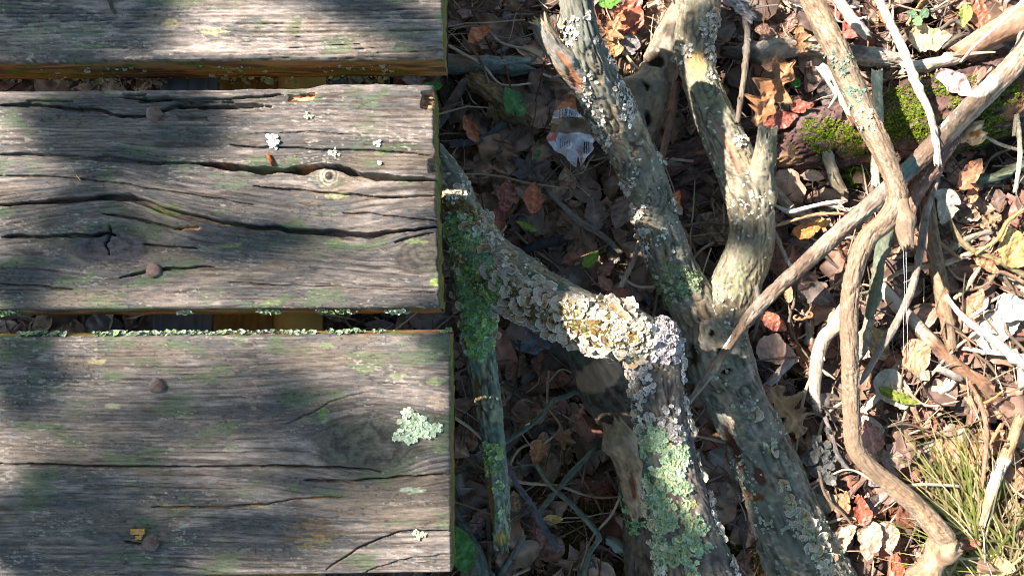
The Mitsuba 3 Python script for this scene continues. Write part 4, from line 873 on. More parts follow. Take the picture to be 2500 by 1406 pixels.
stick([(1310, 1135, .04, 10), (1345, 1185, .042, 12), (1400, 1235, .043, 13), (1450, 1290, .043, 13), (1462, 1312, .042, 11), (1440, 1350, .04, 11), (1425, 1406, .038, 11)], 'long green grey twig crossing another in the dark moss', '535c50', '88907f', 132)
stick([(1456, 1090, .04, 9), (1400, 1150, .041, 13), (1365, 1190, .041, 12), (1315, 1250, .04, 11)], 'green grey twig crossing under the long one', '4f584c', '7f8776', 133)
stick([(1486, 1318, .035, 20), (1510, 1330, .036, 22), (1535, 1345, .035, 20)], 'short pale stick next to the dark rotten log', '6b756c', '98a298', 134)
stick([(1220, 1406, .03, 14), (1255, 1350, .032, 14), (1280, 1306, .032, 11)], 'thin grey twig at the bottom edge near the plank', '565a58', '7f8482', 135)
stick([(1185, 1240, .03, 14), (1195, 1320, .03, 16), (1188, 1400, .03, 14)], 'brown twig behind the side stub', '4a4038', '746656', 136)
stick([(1870, 1415, .03, 20), (1900, 1370, .03, 20), (1935, 1310, .03, 18), (1950, 1290, .028, 10)], 'dark stick on the sunny side of the forked branch at the bottom', '4a3f3a', '77685e', 137)
stick([(2190, 1290, .03, 16), (2186, 1340, .03, 18), (2175, 1420, .03, 18)], 'mottled brown stick at the bottom between bright leaves', '6f5548', 'aa9080', 138)
stick([(1990, 1340, .03, 8), (2040, 1265, .032, 12), (2080, 1200, .032, 13), (2120, 1160, .03, 12)], 'thin purplish twig passing beneath the bent branch', '6b5248', '93786c', 139)
stick([(1960, 1180, .03, 9), (1940, 1190, .03, 10), (1920, 1205, .029, 8)], 'tiny brown twig right of the forked branch', '5f4c42', '857062', 140)
stick([(2015, 1020, .04, 10), (2030, 1060, .04, 12), (2045, 1110, .039, 12), (2075, 1150, .037, 9)], 'grey twig standing behind the grey bark scrap', '5f5a56', '8f8a86', 141)
stick([(2475, 330, .06, 8), (2482, 280, .062, 9), (2490, 380, .06, 9), (2478, 470, .058, 8)], 'thin pale twig hanging near the right edge', 'a39a80', 'c9c2a8', 142)
stick([(2400, 330, .05, 6), (2440, 352, .05, 8), (2500, 370, .05, 8)], 'thin pale twig across the dark hollow at the right', 'a39a88', 'c9c2b0', 143)
stick([(2390, 440, .035, 22), (2440, 430, .036, 22), (2500, 400, .036, 22)], 'green grey lichen dotted stick near the right edge', '55604f', '7f8a74', 144)
stick([(2500, 690, .04, 8), (2440, 665, .041, 9), (2400, 700, .04, 8), (2320, 712, .04, 7)], 'thin brown twig above the brightest leaf at the right', '7a6450', 'a89078', 145)
stick([(2400, 640, .04, 7), (2360, 700, .042, 9), (2330, 730, .042, 9)], 'thin tan twig leaning on the upright brown stick', 'a08a6c', 'c9b596', 146)
stick([(1860, 1010, .03, 7), (1900, 1000, .032, 7), (1960, 1015, .032, 6)], 'thin dark twig on the oak leaf', '5a4c40', '7f6e60', 147)
stick([(1830, 870, .03, 14), (1855, 885, .03, 15), (1880, 905, .03, 12)], 'dark slate coloured stick in the shadow beside the forked branch', '3a3d40', '5c6064', 148)
stick([(2205, 930, .035, 12), (2225, 985, .035, 12), (2245, 1030, .034, 10)], 'cracked brown twig in the brightest patch', '6f5a4c', 'a89484', 149)
stick([(2265, -10, .06, 8), (2240, 20, .03, 8), (2215, 60, .03, 7)], 'thin tan stalk by the three leaved seedling', 'a08a5c', 'c9b27c', 150)
stick([(2296, 72, .045, 8), (2330, 52, .046, 9), (2360, 70, .047, 10), (2395, 92, .047, 8)], 'dark bent twig under the yellow green leaf', '4f4640', '7a7068', 151)
stick([(2300, 118, .045, 7), (2340, 90, .046, 10), (2400, 80, .046, 9)], 'dark straight twig above the silvery stick', '4f4640', '7a7068', 152)

# twigs lying on the planks
def on_deck(top, pts, w, label, a, b, seed):
    path = [(x, y, float(top(x, y)[2]) + w * mpp(ZT) * .5, w) for x, y in pts]
    stick(path, label, a, b, seed, name='twig', cat='twig', nseg=12)
on_deck(top0, [(262, -12), (270, 10), (279, 34)], 7, 'small dark twig lying on the far plank at the top edge', '3a3430', '5f564e', 201)
on_deck(top1, [(655, 380), (664, 396), (676, 412), (692, 418)], 8, 'tiny rust coloured twig stuck in the upper crack', '5f3826', '9a5a38', 202)
on_deck(top1, [(172, 404), (184, 424), (196, 440)], 3, 'hair thin dry stem on the middle plank', 'a0885c', 'c4ac80', 203)

# ------------------------------------------------------------------ leaves
def leaf_mesh(kind, L, colour, seed, curl=(0, 0), hi=True, spots=0.3, vein=None):
    """a leaf of length L along +y, curled; returns vertices, triangles, vertex colours (blade only) and the petiole's base"""
    rng = np.random.default_rng(seed)
    nt, nsn = (46, 19) if hi else (14, 7)
    if kind == 'maple':
        nr, na = (10, 61) if hi else (4, 31)
        a = np.linspace(-math.pi, math.pi, na)
        lob = np.zeros(na)
        for c, h, w in ((0, 1.0, .33), (.95, .86, .3), (-.95, .86, .3), (1.95, .55, .3), (-1.95, .55, .3)):
            lob = np.maximum(lob, h * np.exp(-np.abs((a - c) / w) ** 1.25))
        rad = .32 + .62 * lob + .05 * np.abs(np.sin(a * 13 + seed)) * (lob > .2) + .02 * rng.normal(size=na)
        rad *= 1 - .45 * np.exp(-((np.abs(a) - math.pi) / .3) ** 2)
        rad[-1] = rad[0]
        f = np.linspace(.02, 1, nr)
        x, y = f[:, None] * rad[None] * np.sin(a)[None] * .62, f[:, None] * rad[None] * np.cos(a)[None] * .62
        vv = np.exp(-np.min(np.abs(np.stack([a - c for c in (0, .95, -.95, 1.95, -1.95)])), 0) / .045)[None] * (1 - .5 * f[:, None])
        sarr, shape = f[:, None] + 0 * x, (nr, na)
    else:
        t, s = np.linspace(0, 1, nt)[:, None], np.linspace(-1, 1, nsn)[None]
        if kind == 'oak':
            env = np.sin(math.pi * np.clip(t, 0, 1) ** .75) ** .7
            nl = 3.6
            ph = np.where(s > 0, .4, .4 + .9 * rng.random())
            w = .36 * env * (.62 + .38 * np.cos(2 * math.pi * nl * t + ph)) + .02
            w = w * (1 + .06 * np.sin(t * 60 + seed))
        elif kind == 'lance':
            w = .12 * np.sin(math.pi * t ** .8) ** .8 + .004 + 0 * s
        elif kind == 'round':
            w = .42 * np.sqrt(np.clip(1 - (2 * t - 1) ** 2, 0, 1)) + .004 + 0 * s
        else:
            wd = {'oval': .27, 'ovate': .32, 'wide': .38}[kind]
            w = wd * np.sin(math.pi * t ** (.85 if kind == 'oval' else .68)) ** .8 + .004 + .006 * np.sin(t * 95) + 0 * s
        w = w * (1 + .22 * (ns(t * 5, seed, np.sign(s) * 3, seed) - .5) * 2 + .10 * (fb(t * 22, seed, np.sign(s) * 3, 2, seed + 7) - .5))
        w = w * (1 - sum(rng.uniform(.2, .7) * np.exp(-((t - rng.uniform(.15, .95)) / rng.uniform(.015, .05)) ** 2) * (np.sign(s) == g) for g in (-1, 1) for _ in range(rng.integers(0, 2))))
        x, y = s * w + .04 * np.sin(t * 3 + seed), t - .5 - .10 * np.abs(s) * w * 0
        y = y + 0 * s
        side = np.abs(((t - .55 * np.abs(s) * w * 2.2) * 8.5) % 1 - .5)
        vv = np.maximum(np.exp(-np.abs(s) * nsn * .35) + 0 * t, .55 * (side < .07) * (np.abs(s) < .9)) if hi else np.exp(-np.abs(s) * 6) + 0 * t
        sarr, shape = np.abs(s) + 0 * x, (nt, nsn)
    ripple = .065 * (fb(x * 5 + seed, y * 5, 0, 2, seed) - .5) * 2 + .035 * (fb(x * 16 + seed, y * 16, 0, 2, seed + 1) - .5) * 2
    z = ripple + .25 * rng.uniform(.2, 1) * np.abs(x) * (1 if rng.random() < .6 else -1) * .6 + .012 * vv
    edge = sstep(.6, 1, sarr)
    z = z + edge * .06 * (fb(y * 6 + seed, x * 3, 2, 2, seed + 2) - .3)
    kx, ky = curl
    if kx:
        z, x = z * np.cos(x * kx) + (1 - np.cos(x * kx)) / kx, np.sin(x * kx) / kx - z * np.sin(x * kx)
    if ky:
        z, y = z * np.cos(y * ky) + (1 - np.cos(y * ky)) / ky, np.sin(y * ky) / ky - z * np.sin(y * ky)
    V = np.stack(np.broadcast_arrays(x, y, z), -1).reshape(-1, 3) * L
    F = tri(grid_faces(*shape))
    base = lin(colour)
    base = base * .74 + .17 * base.mean()
    X, Y = np.broadcast_arrays(x, y)
    g = fb(X * 9 + seed, Y * 9, 0, 3, seed + 3)
    C = base * (0.72 + 0.56 * g[..., None])
    C = lerp(C, base * np.array([.55, .45, .4]), sstep(.56, .68, fb(X * 6 + seed, Y * 6, 5, 3, seed + 4)) * spots * 1.6)
    C = lerp(C, base * .35, sstep(.72, .78, ns(X * 28 + seed, Y * 28, 1, seed + 5)) * spots)
    C = lerp(C, lin(vein) if vein else np.clip(base * 1.45 + .02, 0, .8), np.clip(vv, 0, 1) * .75)
    return V, F, np.clip(C.reshape(-1, 3), 0, .9)

def rot_frame(ang, tx, ty):
    a = math.radians(ang - 90)
    R = np.array([[math.cos(a), -math.sin(a), 0], [math.sin(a), math.cos(a), 0], [0, 0, 1.0]])
    X = np.array([[1, 0, 0], [0, math.cos(tx), -math.sin(tx)], [0, math.sin(tx), math.cos(tx)]])
    Y = np.array([[math.cos(ty), 0, math.sin(ty)], [0, 1, 0], [-math.sin(ty), 0, math.cos(ty)]])
    return R @ X @ Y

def petiole(L, length, colour, seed):
    t = np.linspace(0, 1, 7)
    c = np.stack([.02 * np.sin(t * 3 + seed) * L * 2, -.5 * L - t * length, .02 * L * np.sin(t * 4)], 1)
    a = np.arange(5) / 5 * 6.283
    r = .011 * L + .004 * L * (t > .9)
    V = c[:, None] + r[:, None, None] * np.stack([np.cos(a), 0 * a, np.sin(a)], 1)[None]
    return V.reshape(-1, 3), tri(grid_faces(7, 5, True)), np.tile(lin(colour), (35, 1))

leaf_n = [0]
def leaf(kind, px, py, lpx, ang, colour, z, label, curl=(0.6, 0.3), tilt=(0, 0), stalk=0.0, name='fallen_leaf', cat='leaf', bs='mat_leaf', vein=None, spots=.35):
    leaf_n[0] += 1
    sd = 1000 + leaf_n[0] * 13
    L = lpx * mpp(z)
    R, c = rot_frame(ang, *tilt), P(px, py, z)
    V, F, C = leaf_mesh(kind, L, colour, sd, curl, True, spots, vein)
    V = V - [0, 0, V[:, 2].mean()]
    V = V @ R.T + c
    if stalk:
        k = thing(name, label, cat)
        put('blade', V, F, bs, C, k)
        v, f, cc = petiole(L, stalk * L, '8a5a34' if bs == 'mat_leaf' else '7f8a4a', sd)
        put('stalk', v @ R.T + c, f, 'mat_leaf', cc, k)
    else:
        k = put(name, V, F, bs, C)
        tag(k, label, cat)

# leaves of the shaded litter beside the planks
leaf('oval', 1302, 483, 82, 80, 'c2642c', .042, 'orange brown oval leaf, right one of a close pair in the shaded litter', stalk=.12)
leaf('oval', 1236, 478, 86, 75, '8a4a36', .040, 'dull maroon oval leaf, left one of a close pair in the shaded litter', spots=.2)
leaf('oval', 1216, 535, 80, 70, '9a4a34', .034, 'dark red leaf half hidden under the maroon oval leaf', curl=(.5, -.4))
leaf('oval', 1150, 315, 78, 115, 'b0642a', .040, 'curled orange leaf with holes left of the paper wrapper', curl=(3.2, .6), stalk=.1)
leaf('oval', 1172, 84, 70, 35, 'c4702c', .040, 'orange leaf with a notched tip beside the top plank', curl=(.8, .6), stalk=.15)
leaf('oval', 1256, 248, 86, 125, '5f9a5c', .045, 'flat green oval leaf lying on the split stake', bs='mat_green', curl=(.5, .1), spots=.05)
leaf('oval', 1312, 366, 46, 92, '5c9a48', .036, 'small green pointed leaf left of the paper wrapper', bs='mat_green', curl=(1.2, .2), spots=.05)
leaf('ovate', 1490, 4, 60, 20, '6fae3c', .05, 'bright green leaf at the top edge between the arms', bs='mat_green', spots=.05)
leaf('lance', 1285, 552, 60, 160, '8aae3e', .036, 'narrow yellow green leaf sliver in the shaded litter', bs='mat_green', curl=(2, .5), spots=.05)
leaf('oval', 1442, 631, 56, 50, '86ae34', .040, 'curled lime green leaf in the middle of the litter', bs='mat_green', curl=(2, .6), spots=.1)
leaf('oval', 1122, 1338, 120, 110, '5c9a4c', .05, 'broad green leaf sticking out under the near plank', bs='mat_green', spots=.05)
leaf('oval', 1052, 212, 60, 10, '4f9a4c', .12, 'green leaf peeping out in the corner between the two upper planks', bs='mat_green', spots=.05)
leaf('ovate', 1714, 1172, 110, 84, '6b8a34', .020, 'green leaf with an orange rim between the two big branches', curl=(.8, .5), bs='mat_green', vein='a0b060')
leaf('ovate', 1540, 30, 120, 70, 'b5623c', .035, 'large rusty red leaf at the top between the arms', curl=(1.6, .6), tilt=(.2, .2))
leaf('oak', 1502, 62, 84, 60, 'b0743c', .045, 'torn tan leaf in front of the large rusty red one', curl=(1.2, .4), spots=.6)
leaf('round', 1500, 116, 46, 100, 'b8803c', .042, 'small rounded orange tan leaf between the arms')
leaf('round', 1540, 110, 54, 70, '77706a', .036, 'greyish leaf right of the small rounded orange one')
leaf('oval', 1648, 492, 60, 65, 'd06a24', .050, 'vivid orange leaf just right of the left arm', curl=(1.0, .2), tilt=(0, -.3))
leaf('oval', 1663, 580, 74, 95, 'b06a4c', .040, 'salmon brown oval leaf between the arms of the fork', stalk=.1)
leaf('round', 1695, 664, 32, 70, 'b8402c', .040, 'small bright red leaf scrap in the crotch of the fork', curl=(1.5, 1))
leaf('oval', 1480, 660, 62, 60, '8d5a40', .042, 'brown leaf under the lime green leaf', curl=(1.2, .5))
leaf('oval', 1478, 690, 50, 140, 'a06a50', .044, 'small tan brown leaf overlapping the brown one under the lime leaf')
leaf('oval', 1508, 718, 64, 20, 'a86034', .042, 'warm orange brown leaf tucked behind the lichen covered branch')
leaf('ovate', 1520, 520, 90, 250, '8a7264', .036, 'brown grey leaf with toothed edge in the middle of the litter', curl=(.9, .4))
leaf('ovate', 1450, 520, 90, 100, '7d6c62', .034, 'grey tan leaf left of the toothed one', curl=(.7, .4))
leaf('maple', 1290, 420, 110, 80, '6b605c', .030, 'dull grey lobed leaf above the close pair of oval leaves')
leaf('ovate', 1305, 835, 100, 200, '65707a', .036, 'slate blue grey leaf below the lichen covered branch', curl=(.6, .4), spots=.1)
leaf('ovate', 1322, 880, 80, 260, '7c4c3c', .034, 'dark reddish brown leaf under the slate blue grey one', curl=(1.2, .6))
leaf('oval', 1358, 922, 84, 350, '8a5440', .038, 'smooth brown oval leaf below the cream brackets')
leaf('ovate', 1340, 1005, 110, 170, '8d5a48', .034, 'broad reddish brown leaf crossed by twigs', curl=(1.0, .4))
leaf('oak', 1418, 1005, 50, 60, 'c07858', .038, 'small coral leaf corner catching light beside the rotten log', curl=(.8, .4))
leaf('ovate', 1312, 1105, 68, 250, 'b87434', .038, 'orange leaf crossed by thin twigs in the lower shaded litter', curl=(.7, .4), stalk=.25)
leaf('maple', 1370, 1070, 70, 40, '9a6c3c', .036, 'mustard brown ragged leaf right of the orange one')
leaf('oval', 1350, 1268, 50, 0, 'c09a34', .042, 'small yellow leaf on the dark moss', curl=(1.6, .3))
leaf('ovate', 1258, 1222, 52, 100, '9a7444', .038, 'tan lobed leaf beside the side stub')
leaf('oval', 1320, 1310, 56, 280, '8d5c4c', .036, 'pinkish brown folded leaf near the bottom', curl=(2.2, .3))
leaf('oval', 1135, 1065, 60, 120, '6f4c40', .034, 'dark brown leaf near the end of the near plank', curl=(1.4, .4))
leaf('oval', 1168, 1270, 70, 60, '7d5a50', .034, 'purplish brown leaf beside the split end of the side stub', curl=(1, .4))
leaf('oval', 770, 792, 46, 90, 'a06c30', .05, 'orange brown leaf seen through the gap between the lower planks', stalk=.3)
leaf('oval', 690, 785, 44, 60, '6a5040', .045, 'brown leaf in the gap left of the orange brown one')
leaf('oval', 60, 790, 60, 30, '6a4a34', .045, 'brown leaf in the gap at the left edge')
leaf('oval', 450, 204, 140, 5, '9a5c58', .20, 'pinkish leaf caught on the joist in the upper gap', curl=(.4, .2))
leaf('oval', 350, 206, 60, 30, '8a6034', .08, 'orange leaf deep in the upper gap beside the joist')
leaf('oak', 820, 206, 80, 30, '5a4c44', .06, 'dark jagged leaf deep in the upper gap')

# leaves of the sunny litter at the right
leaf('oval', 1968, 562, 72, 5, 'd0842c', .046, 'golden orange oval leaf below the bent tan twig', vein='b06a24')
leaf('oval', 2005, 548, 50, 10, 'd8a030', .042, 'yellow orange leaf tip behind the golden orange leaf')
leaf('oak', 1890, 230, 185, 58, 'a8713a', .055, 'big tan oak leaf standing on the mossy log', curl=(.9, .5), tilt=(.25, .2), stalk=.08, name='oak_leaf')
leaf('oval', 1892, 160, 72, 0, 'b88458', .05, 'flat tan leaf above the big tan oak leaf')
leaf('oak', 1955, 95, 80, 100, 'a8713c', .05, 'curled brown leaf hanging over the thick level branch', curl=(2.4, .6), name='oak_leaf')
leaf('oval', 1870, 80, 60, 350, '8d6650', .045, 'dull oval leaf above the grey end of the thick level branch')
leaf('oval', 1960, 262, 60, 20, 'a8543a', .05, 'reddish folded leaf at the foot of the big oak leaf', curl=(2, .3))
leaf('oval', 1905, 295, 90, 25, '9a4c34', .05, 'long red brown leaf edge lying on the mossy log', curl=(2.6, .3))
leaf('round', 1942, 202, 26, 80, '3f8a34', .05, 'small green leaf beside the big oak leaf', bs='mat_green', spots=.05)
leaf('ovate', 2270, 92, 110, 10, 'c0a878', .045, 'pale yellow leaf under the thin bleached stick', spots=.15)
leaf('oval', 2395, 40, 96, 280, 'a0603c', .055, 'large coppery leaf beside the yellow green leaf at the top right', curl=(1.8, .3))
leaf('ovate', 2355, 40, 62, 260, 'a8c04c', .062, 'veined yellow green leaf at the top right', bs='mat_green', vein='d0d890', spots=.1, curl=(1.2, .3))
leaf('oval', 2080, 60, 84, 60, 'c0604c', .042, 'shiny red leaf under the thick bleached stick')
leaf('oval', 2155, 40, 40, 280, 'b8743c', .042, 'small orange brown leaf at the top left of the seedling')
leaf('oval', 2370, 425, 96, 50, 'b07448', .05, 'large tan brown folded leaf below the dark hollow at the right', curl=(1.8, .3), stalk=.15)
leaf('oval', 2375, 470, 60, 70, 'b8703c', .044, 'crinkled orange brown leaf under the large folded one', curl=(2, 1))
leaf('wide', 2310, 505, 90, 250, 'b8aa92', .045, 'cream coloured leaf beside the upright brown stick', spots=.15)
leaf('wide', 2478, 600, 110, 110, 'c09a4c', .045, 'mustard yellow lobed leaf at the right edge')
leaf('oak', 2420, 540, 60, 30, 'a08458', .04, 'small tan notched leaf left of the mustard yellow one')
leaf('oval', 2410, 650, 70, 330, 'a87444', .042, 'rolled brown leaf below the olive brown stick', curl=(3, .2))
leaf('oval', 1888, 785, 78, 330, 'c8704c', .05, 'glossy red orange leaf crossed by twig shadows right of the fork', curl=(1.3, .4), tilt=(0, .2))
leaf('ovate', 1898, 860, 110, 340, 'c09c84', .036, 'wide pinkish beige leaf below the glossy red orange one', curl=(.5, .4), vein='a07c68')
leaf('oval', 1924, 715, 50, 100, 'c88a54', .045, 'narrow upright tan leaf left of the curling twig', curl=(2, .2))
leaf('oval', 2140, 835, 96, 118, 'b89450', .045, 'speckled yellow leaf right of the bent branch', spots=.5)
leaf('oak', 1915, 1000, 150, 130, 'a07c4c', .045, 'large golden brown oak leaf at the shadow edge of the forked branch', curl=(1.0, .4), name='oak_leaf', spots=.5)
leaf('ovate', 1900, 1085, 90, 160, '9a6450', .035, 'reddish leaf under the large golden brown oak leaf', curl=(1.4, .4))
leaf('ovate', 2122, 1065, 84, 100, 'c07860', .042, 'salmon red leaf with a small hole right of the bent branch', curl=(.6, .3), vein='e0a088', spots=.5)
leaf('ovate', 2118, 1045, 90, 100, 'b9ab96', .038, 'whitish leaf under the salmon red one')
leaf('oval', 2102, 1245, 78, 95, 'a8502c', .045, 'shiny chestnut leaf in the lower litter', curl=(1.4, .3))
leaf('wide', 1998, 1218, 84, 130, '8a7c5c', .036, 'olive grey leaf right of the forked branch', curl=(.6, .3))
leaf('wide', 2055, 1225, 60, 60, 'b08454', .036, 'small orange tan leaf right of the olive grey one')
leaf('wide', 2120, 1318, 96, 260, 'b59c7c', .045, 'large pale tan leaf near the bottom centre of the sunny litter', spots=.2)
leaf('ovate', 2060, 1310, 80, 40, 'c8a880', .042, 'light tan leaf left of the large pale tan one')
leaf('ovate', 2165, 1312, 80, 280, 'b08c74', .04, 'pointed pinkish tan leaf between two sticks near the bottom')
leaf('wide', 2200, 1115, 100, 20, '94786c', .036, 'mauve brown veined leaf under the bent branch', spots=.2)
leaf('ovate', 2330, 1115, 120, 340, 'b88a5c', .038, 'broad tan leaf behind the grass', curl=(.5, .3))
leaf('ovate', 2420, 1080, 110, 40, 'a87850', .036, 'brown leaf behind the thin reddish stem', curl=(1.2, .4))
leaf('ovate', 2240, 880, 110, 300, 'c89464', .042, 'orange tan leaf leaning on the reddish brown stick', curl=(.8, .4))
leaf('ovate', 2190, 955, 130, 330, 'b9ac94', .036, 'broad bleached leaf in the brightest patch', spots=.1)
leaf('lance', 2195, 965, 110, 340, '8a9a2c', .042, 'green edged strip of leaf in the brightest patch', bs='mat_green', curl=(2, .3))
leaf('wide', 2430, 790, 140, 20, 'c4b8a4', .04, 'very bright cream leaf at the right edge', spots=.1)
leaf('wide', 2480, 750, 100, 340, 'c9c0ae', .046, 'whitest leaf at the right edge above the bleached sticks', spots=.1)
leaf('ovate', 2380, 745, 90, 60, 'b88a60', .042, 'brown tan leaf under the short bleached kinked twig')
leaf('ovate', 2400, 990, 100, 150, 'b88860', .036, 'tan leaf at the right crossed by the reddish stem')
leaf('wide', 2475, 1150, 100, 80, 'a8704c', .036, 'coppery leaf at the right edge over the grass')
leaf('oval', 2365, 1325, 60, 350, '9a4c34', .045, 'dark red cupped leaf behind the cut spur of the bent branch', curl=(2.6, .8))
leaf('ovate', 2430, 1385, 100, 350, 'd0a468', .035, 'pale orange leaf under the grass at the bottom right')
leaf('oval', 2192, 1380, 60, 100, 'a8542c', .042, 'burnt orange leaf at the bottom edge beside the mottled stick', curl=(1.6, .3))
leaf('oval', 1935, 370, 40, 80, 'c89448', .07, 'small papery tan seed leaf on a stalk right of the snag', curl=(2.8, .8), stalk=1.6)
leaf('ovate', 1988, 430, 50, 350, 'b89474', .045, 'small beige leaf on the dark decayed log')
leaf('oval', 2330, 205, 110, 335, 'c8a8a0', .065, 'pinkish curled bark like leaf draped over the moss', curl=(2.6, .4))

# seedling with three round leaves
sdl = thing('seedling', 'tiny seedling with three round green leaves at the top right', 'seedling')
for px, py, l, a in ((2240, 52, 28, 250), (2256, 32, 26, 40), (2226, 34, 26, 160)):
    V, F, C = leaf_mesh('round', l * mpp(.05), '6f9a6c' if py < 50 else '86b074', px, (.4, .2), True, .05)
    put('leaflet', V @ rot_frame(a, .1, .1).T + P(px, py, .052), F, 'mat_green', C, sdl)
t = Tube([(2243, 40, .05, 3), (2246, 44, .03, 3), (2248, 48, .005, 3)], nseg=8, furrow=(0, 1, 1), seed=3).paint('6f8a4a', '8aa060')
t.put('stalk', 'mat_leaf', sdl)

# ------------------------------------------------------------------ the rest of the leaf litter
rng = np.random.default_rng(2024)
LITTER = ['7a6252', '8c7260', '665348', '9c8069', '705848', 'ae937c', '5a4a40', '875c4a', '6e645c', '94755f']
KINDS = ['oval', 'ovate', 'oval', 'ovate', 'oak', 'ovate', 'wide']
def area_point(n):
    x, y = rng.uniform(-.46, .50, n), rng.uniform(-.30, .36, n)
    return x, y
LV = []
for kind_i, kd in enumerate(KINDS):
    for v in range(3):
        V, F, C = leaf_mesh(kd, 1.0, (0.55, 0.55, 0.55), 500 + kind_i * 10 + v, (rng.uniform(-1.5, 2.6), rng.uniform(-1, 1.4)), False, .5)
        sh = C.mean(1) / C.mean()
        LV.append((V - [0, 0, V[:, 2].min() * .6], F, sh))
n = 3700
x, y = area_point(n)
tint = np.array([lin(c) for c in LITTER])[rng.integers(0, 10, n)] * rng.uniform(.7, 1.25, (n, 1))
pos = np.stack([x, y, ground_z(x, y) + .002 + .029 * rng.random(n)], 1)
nv = nrm(np.stack([rng.normal(0, .28, n), rng.normal(0, .28, n), np.ones(n)], 1))
V, F, C = scatter(LV, pos, frames(nv, rng), rng.uniform(.018, .050, n), tint, rng)
tag(put('leaf_litter', V, F, 'mat_leaf', C), 'deep layer of dead brown leaves covering the forest floor', 'leaf litter', kind='stuff')

HV = [[leaf_mesh(kd, 1.0, c, 700 + i * 31 + j, (rng.uniform(-1.2, 2.2), rng.uniform(-.8, 1.2)), True, .5) for i, kd in enumerate(['oval', 'ovate', 'oak', 'oval', 'wide', 'ovate'])] for j, c in enumerate(['5f4f45', '7a5a46', '6b615a', 'a4806a', '8a6250', 'bfa48c'])]
HP = [[group_of(f'leaf_shape_{j}_{i}', V - [0, 0, V[:, 2].mean()], F, 'mat_leaf', C) for i, (V, F, C) in enumerate(row)] for j, row in enumerate(HV)]
names = ['oval', 'pointed', 'lobed', 'oval', 'broad', 'pointed']
MARKS = [(1302, 483, 'the orange brown oval leaf'), (1150, 315, 'the curled orange leaf with holes'), (1172, 84, 'the orange leaf beside the top plank'), (1256, 248, 'the green oval leaf'), (1312, 366, 'the small green pointed leaf'),
         (1400, 320, 'the paper wrapper'), (1442, 631, 'the lime green leaf'), (1180, 160, 'the pale log'), (1580, 260, 'the rotten grey branch'), (1500, 116, 'the rounded orange tan leaf'), (1305, 835, 'the slate blue grey leaf'),
         (1312, 1105, 'the orange leaf in the lower shade'), (1350, 1268, 'the small yellow leaf'), (1220, 1200, 'the broken side branch'), (1663, 580, 'the salmon brown leaf'), (1714, 1172, 'the green leaf with an orange rim'), (1430, 1180, 'the reddish moss stalks'),
         (1122, 1338, 'the broad green leaf'), (1968, 562, 'the golden orange leaf'), (1890, 230, 'the big tan oak leaf'), (2270, 92, 'the pale yellow leaf'), (2240, 45, 'the three leaved seedling'), (2370, 425, 'the folded tan brown leaf'),
         (2478, 600, 'the mustard yellow leaf'), (1888, 785, 'the glossy red orange leaf'), (2140, 835, 'the speckled yellow leaf'), (1915, 1000, 'the golden brown oak leaf'), (2122, 1065, 'the salmon red leaf'), (2102, 1245, 'the chestnut leaf'),
         (2120, 1318, 'the large pale tan leaf'), (2005, 1130, 'the grey bark scrap'), (2330, 1250, 'the grass tuft'), (2410, 1080, 'the reddish stem'), (2195, 965, 'the green edged strip'), (2430, 790, 'the bright cream leaf'), (2310, 650, 'the upright brown stick'),
         (2208, 600, 'the elbow spur'), (2260, 270, 'the moss cushions'), (1874, 400, 'the snapped snag'), (1955, 775, 'the spiral tendril'), (1740, 830, 'the fork of the big branch'), (2340, 1338, 'the dark cut spur'), (2080, 440, 'the dark decayed log'), (1900, 118, 'the thick level branch')]
MW = np.array([P(mx, my, .02)[:2] for mx, my, _ in MARKS])
used_labels = set()
def beside(what, x, y):
    order = np.argsort(np.hypot(MW[:, 0] - x, MW[:, 1] - y))
    for far in ('', 'well '):
        for o in order[:4]:
            a = (math.degrees(math.atan2(y - MW[o, 1], x - MW[o, 0])) + 22.5) % 360
            where = ('right of', 'up and right of', 'above', 'up and left of', 'left of', 'down and left of', 'below', 'down and right of')[int(a // 45)]
            lab = f'{what} {far}{where} {MARKS[o][2]}'
            if lab not in used_labels:
                used_labels.add(lab)
                return lab
    return lab
def strew(count, xr, yr, rows, word):
    for _ in range(count):
        x, y = rng.uniform(*xr), rng.uniform(*yr)
        i, j = rng.integers(0, 6), rows[rng.integers(0, len(rows))]
        L = rng.uniform(.020, .042)
        M = np.eye(4)
        M[:3, :3] = rot_frame(rng.uniform(0, 360), rng.normal(0, .3), rng.normal(0, .3)) * L
        M[:3, 3] = [x, y, ground_z(x, y) + .020 + .008 * rng.random()]
        k = key_for('dead_leaf')
        scene[k] = {**HP[j][i], 'to_world': T4(M)}
        nm = names[i]
        colour = ['dark brown', 'brown', 'grey brown', 'tan', 'reddish brown', 'pale tan'][j]
        tag(k, beside(f'{colour} {nm} dead leaf', x, y), 'leaf', f'dead leaves in the {word}')
strew(75, (-.05, .17), (-.28, .34), [0, 1, 2, 3, 4, 5], 'shaded litter beside the planks')
strew(105, (.18, .50), (-.28, .34), [0, 1, 2, 3, 4, 5], 'sunny litter on the right')

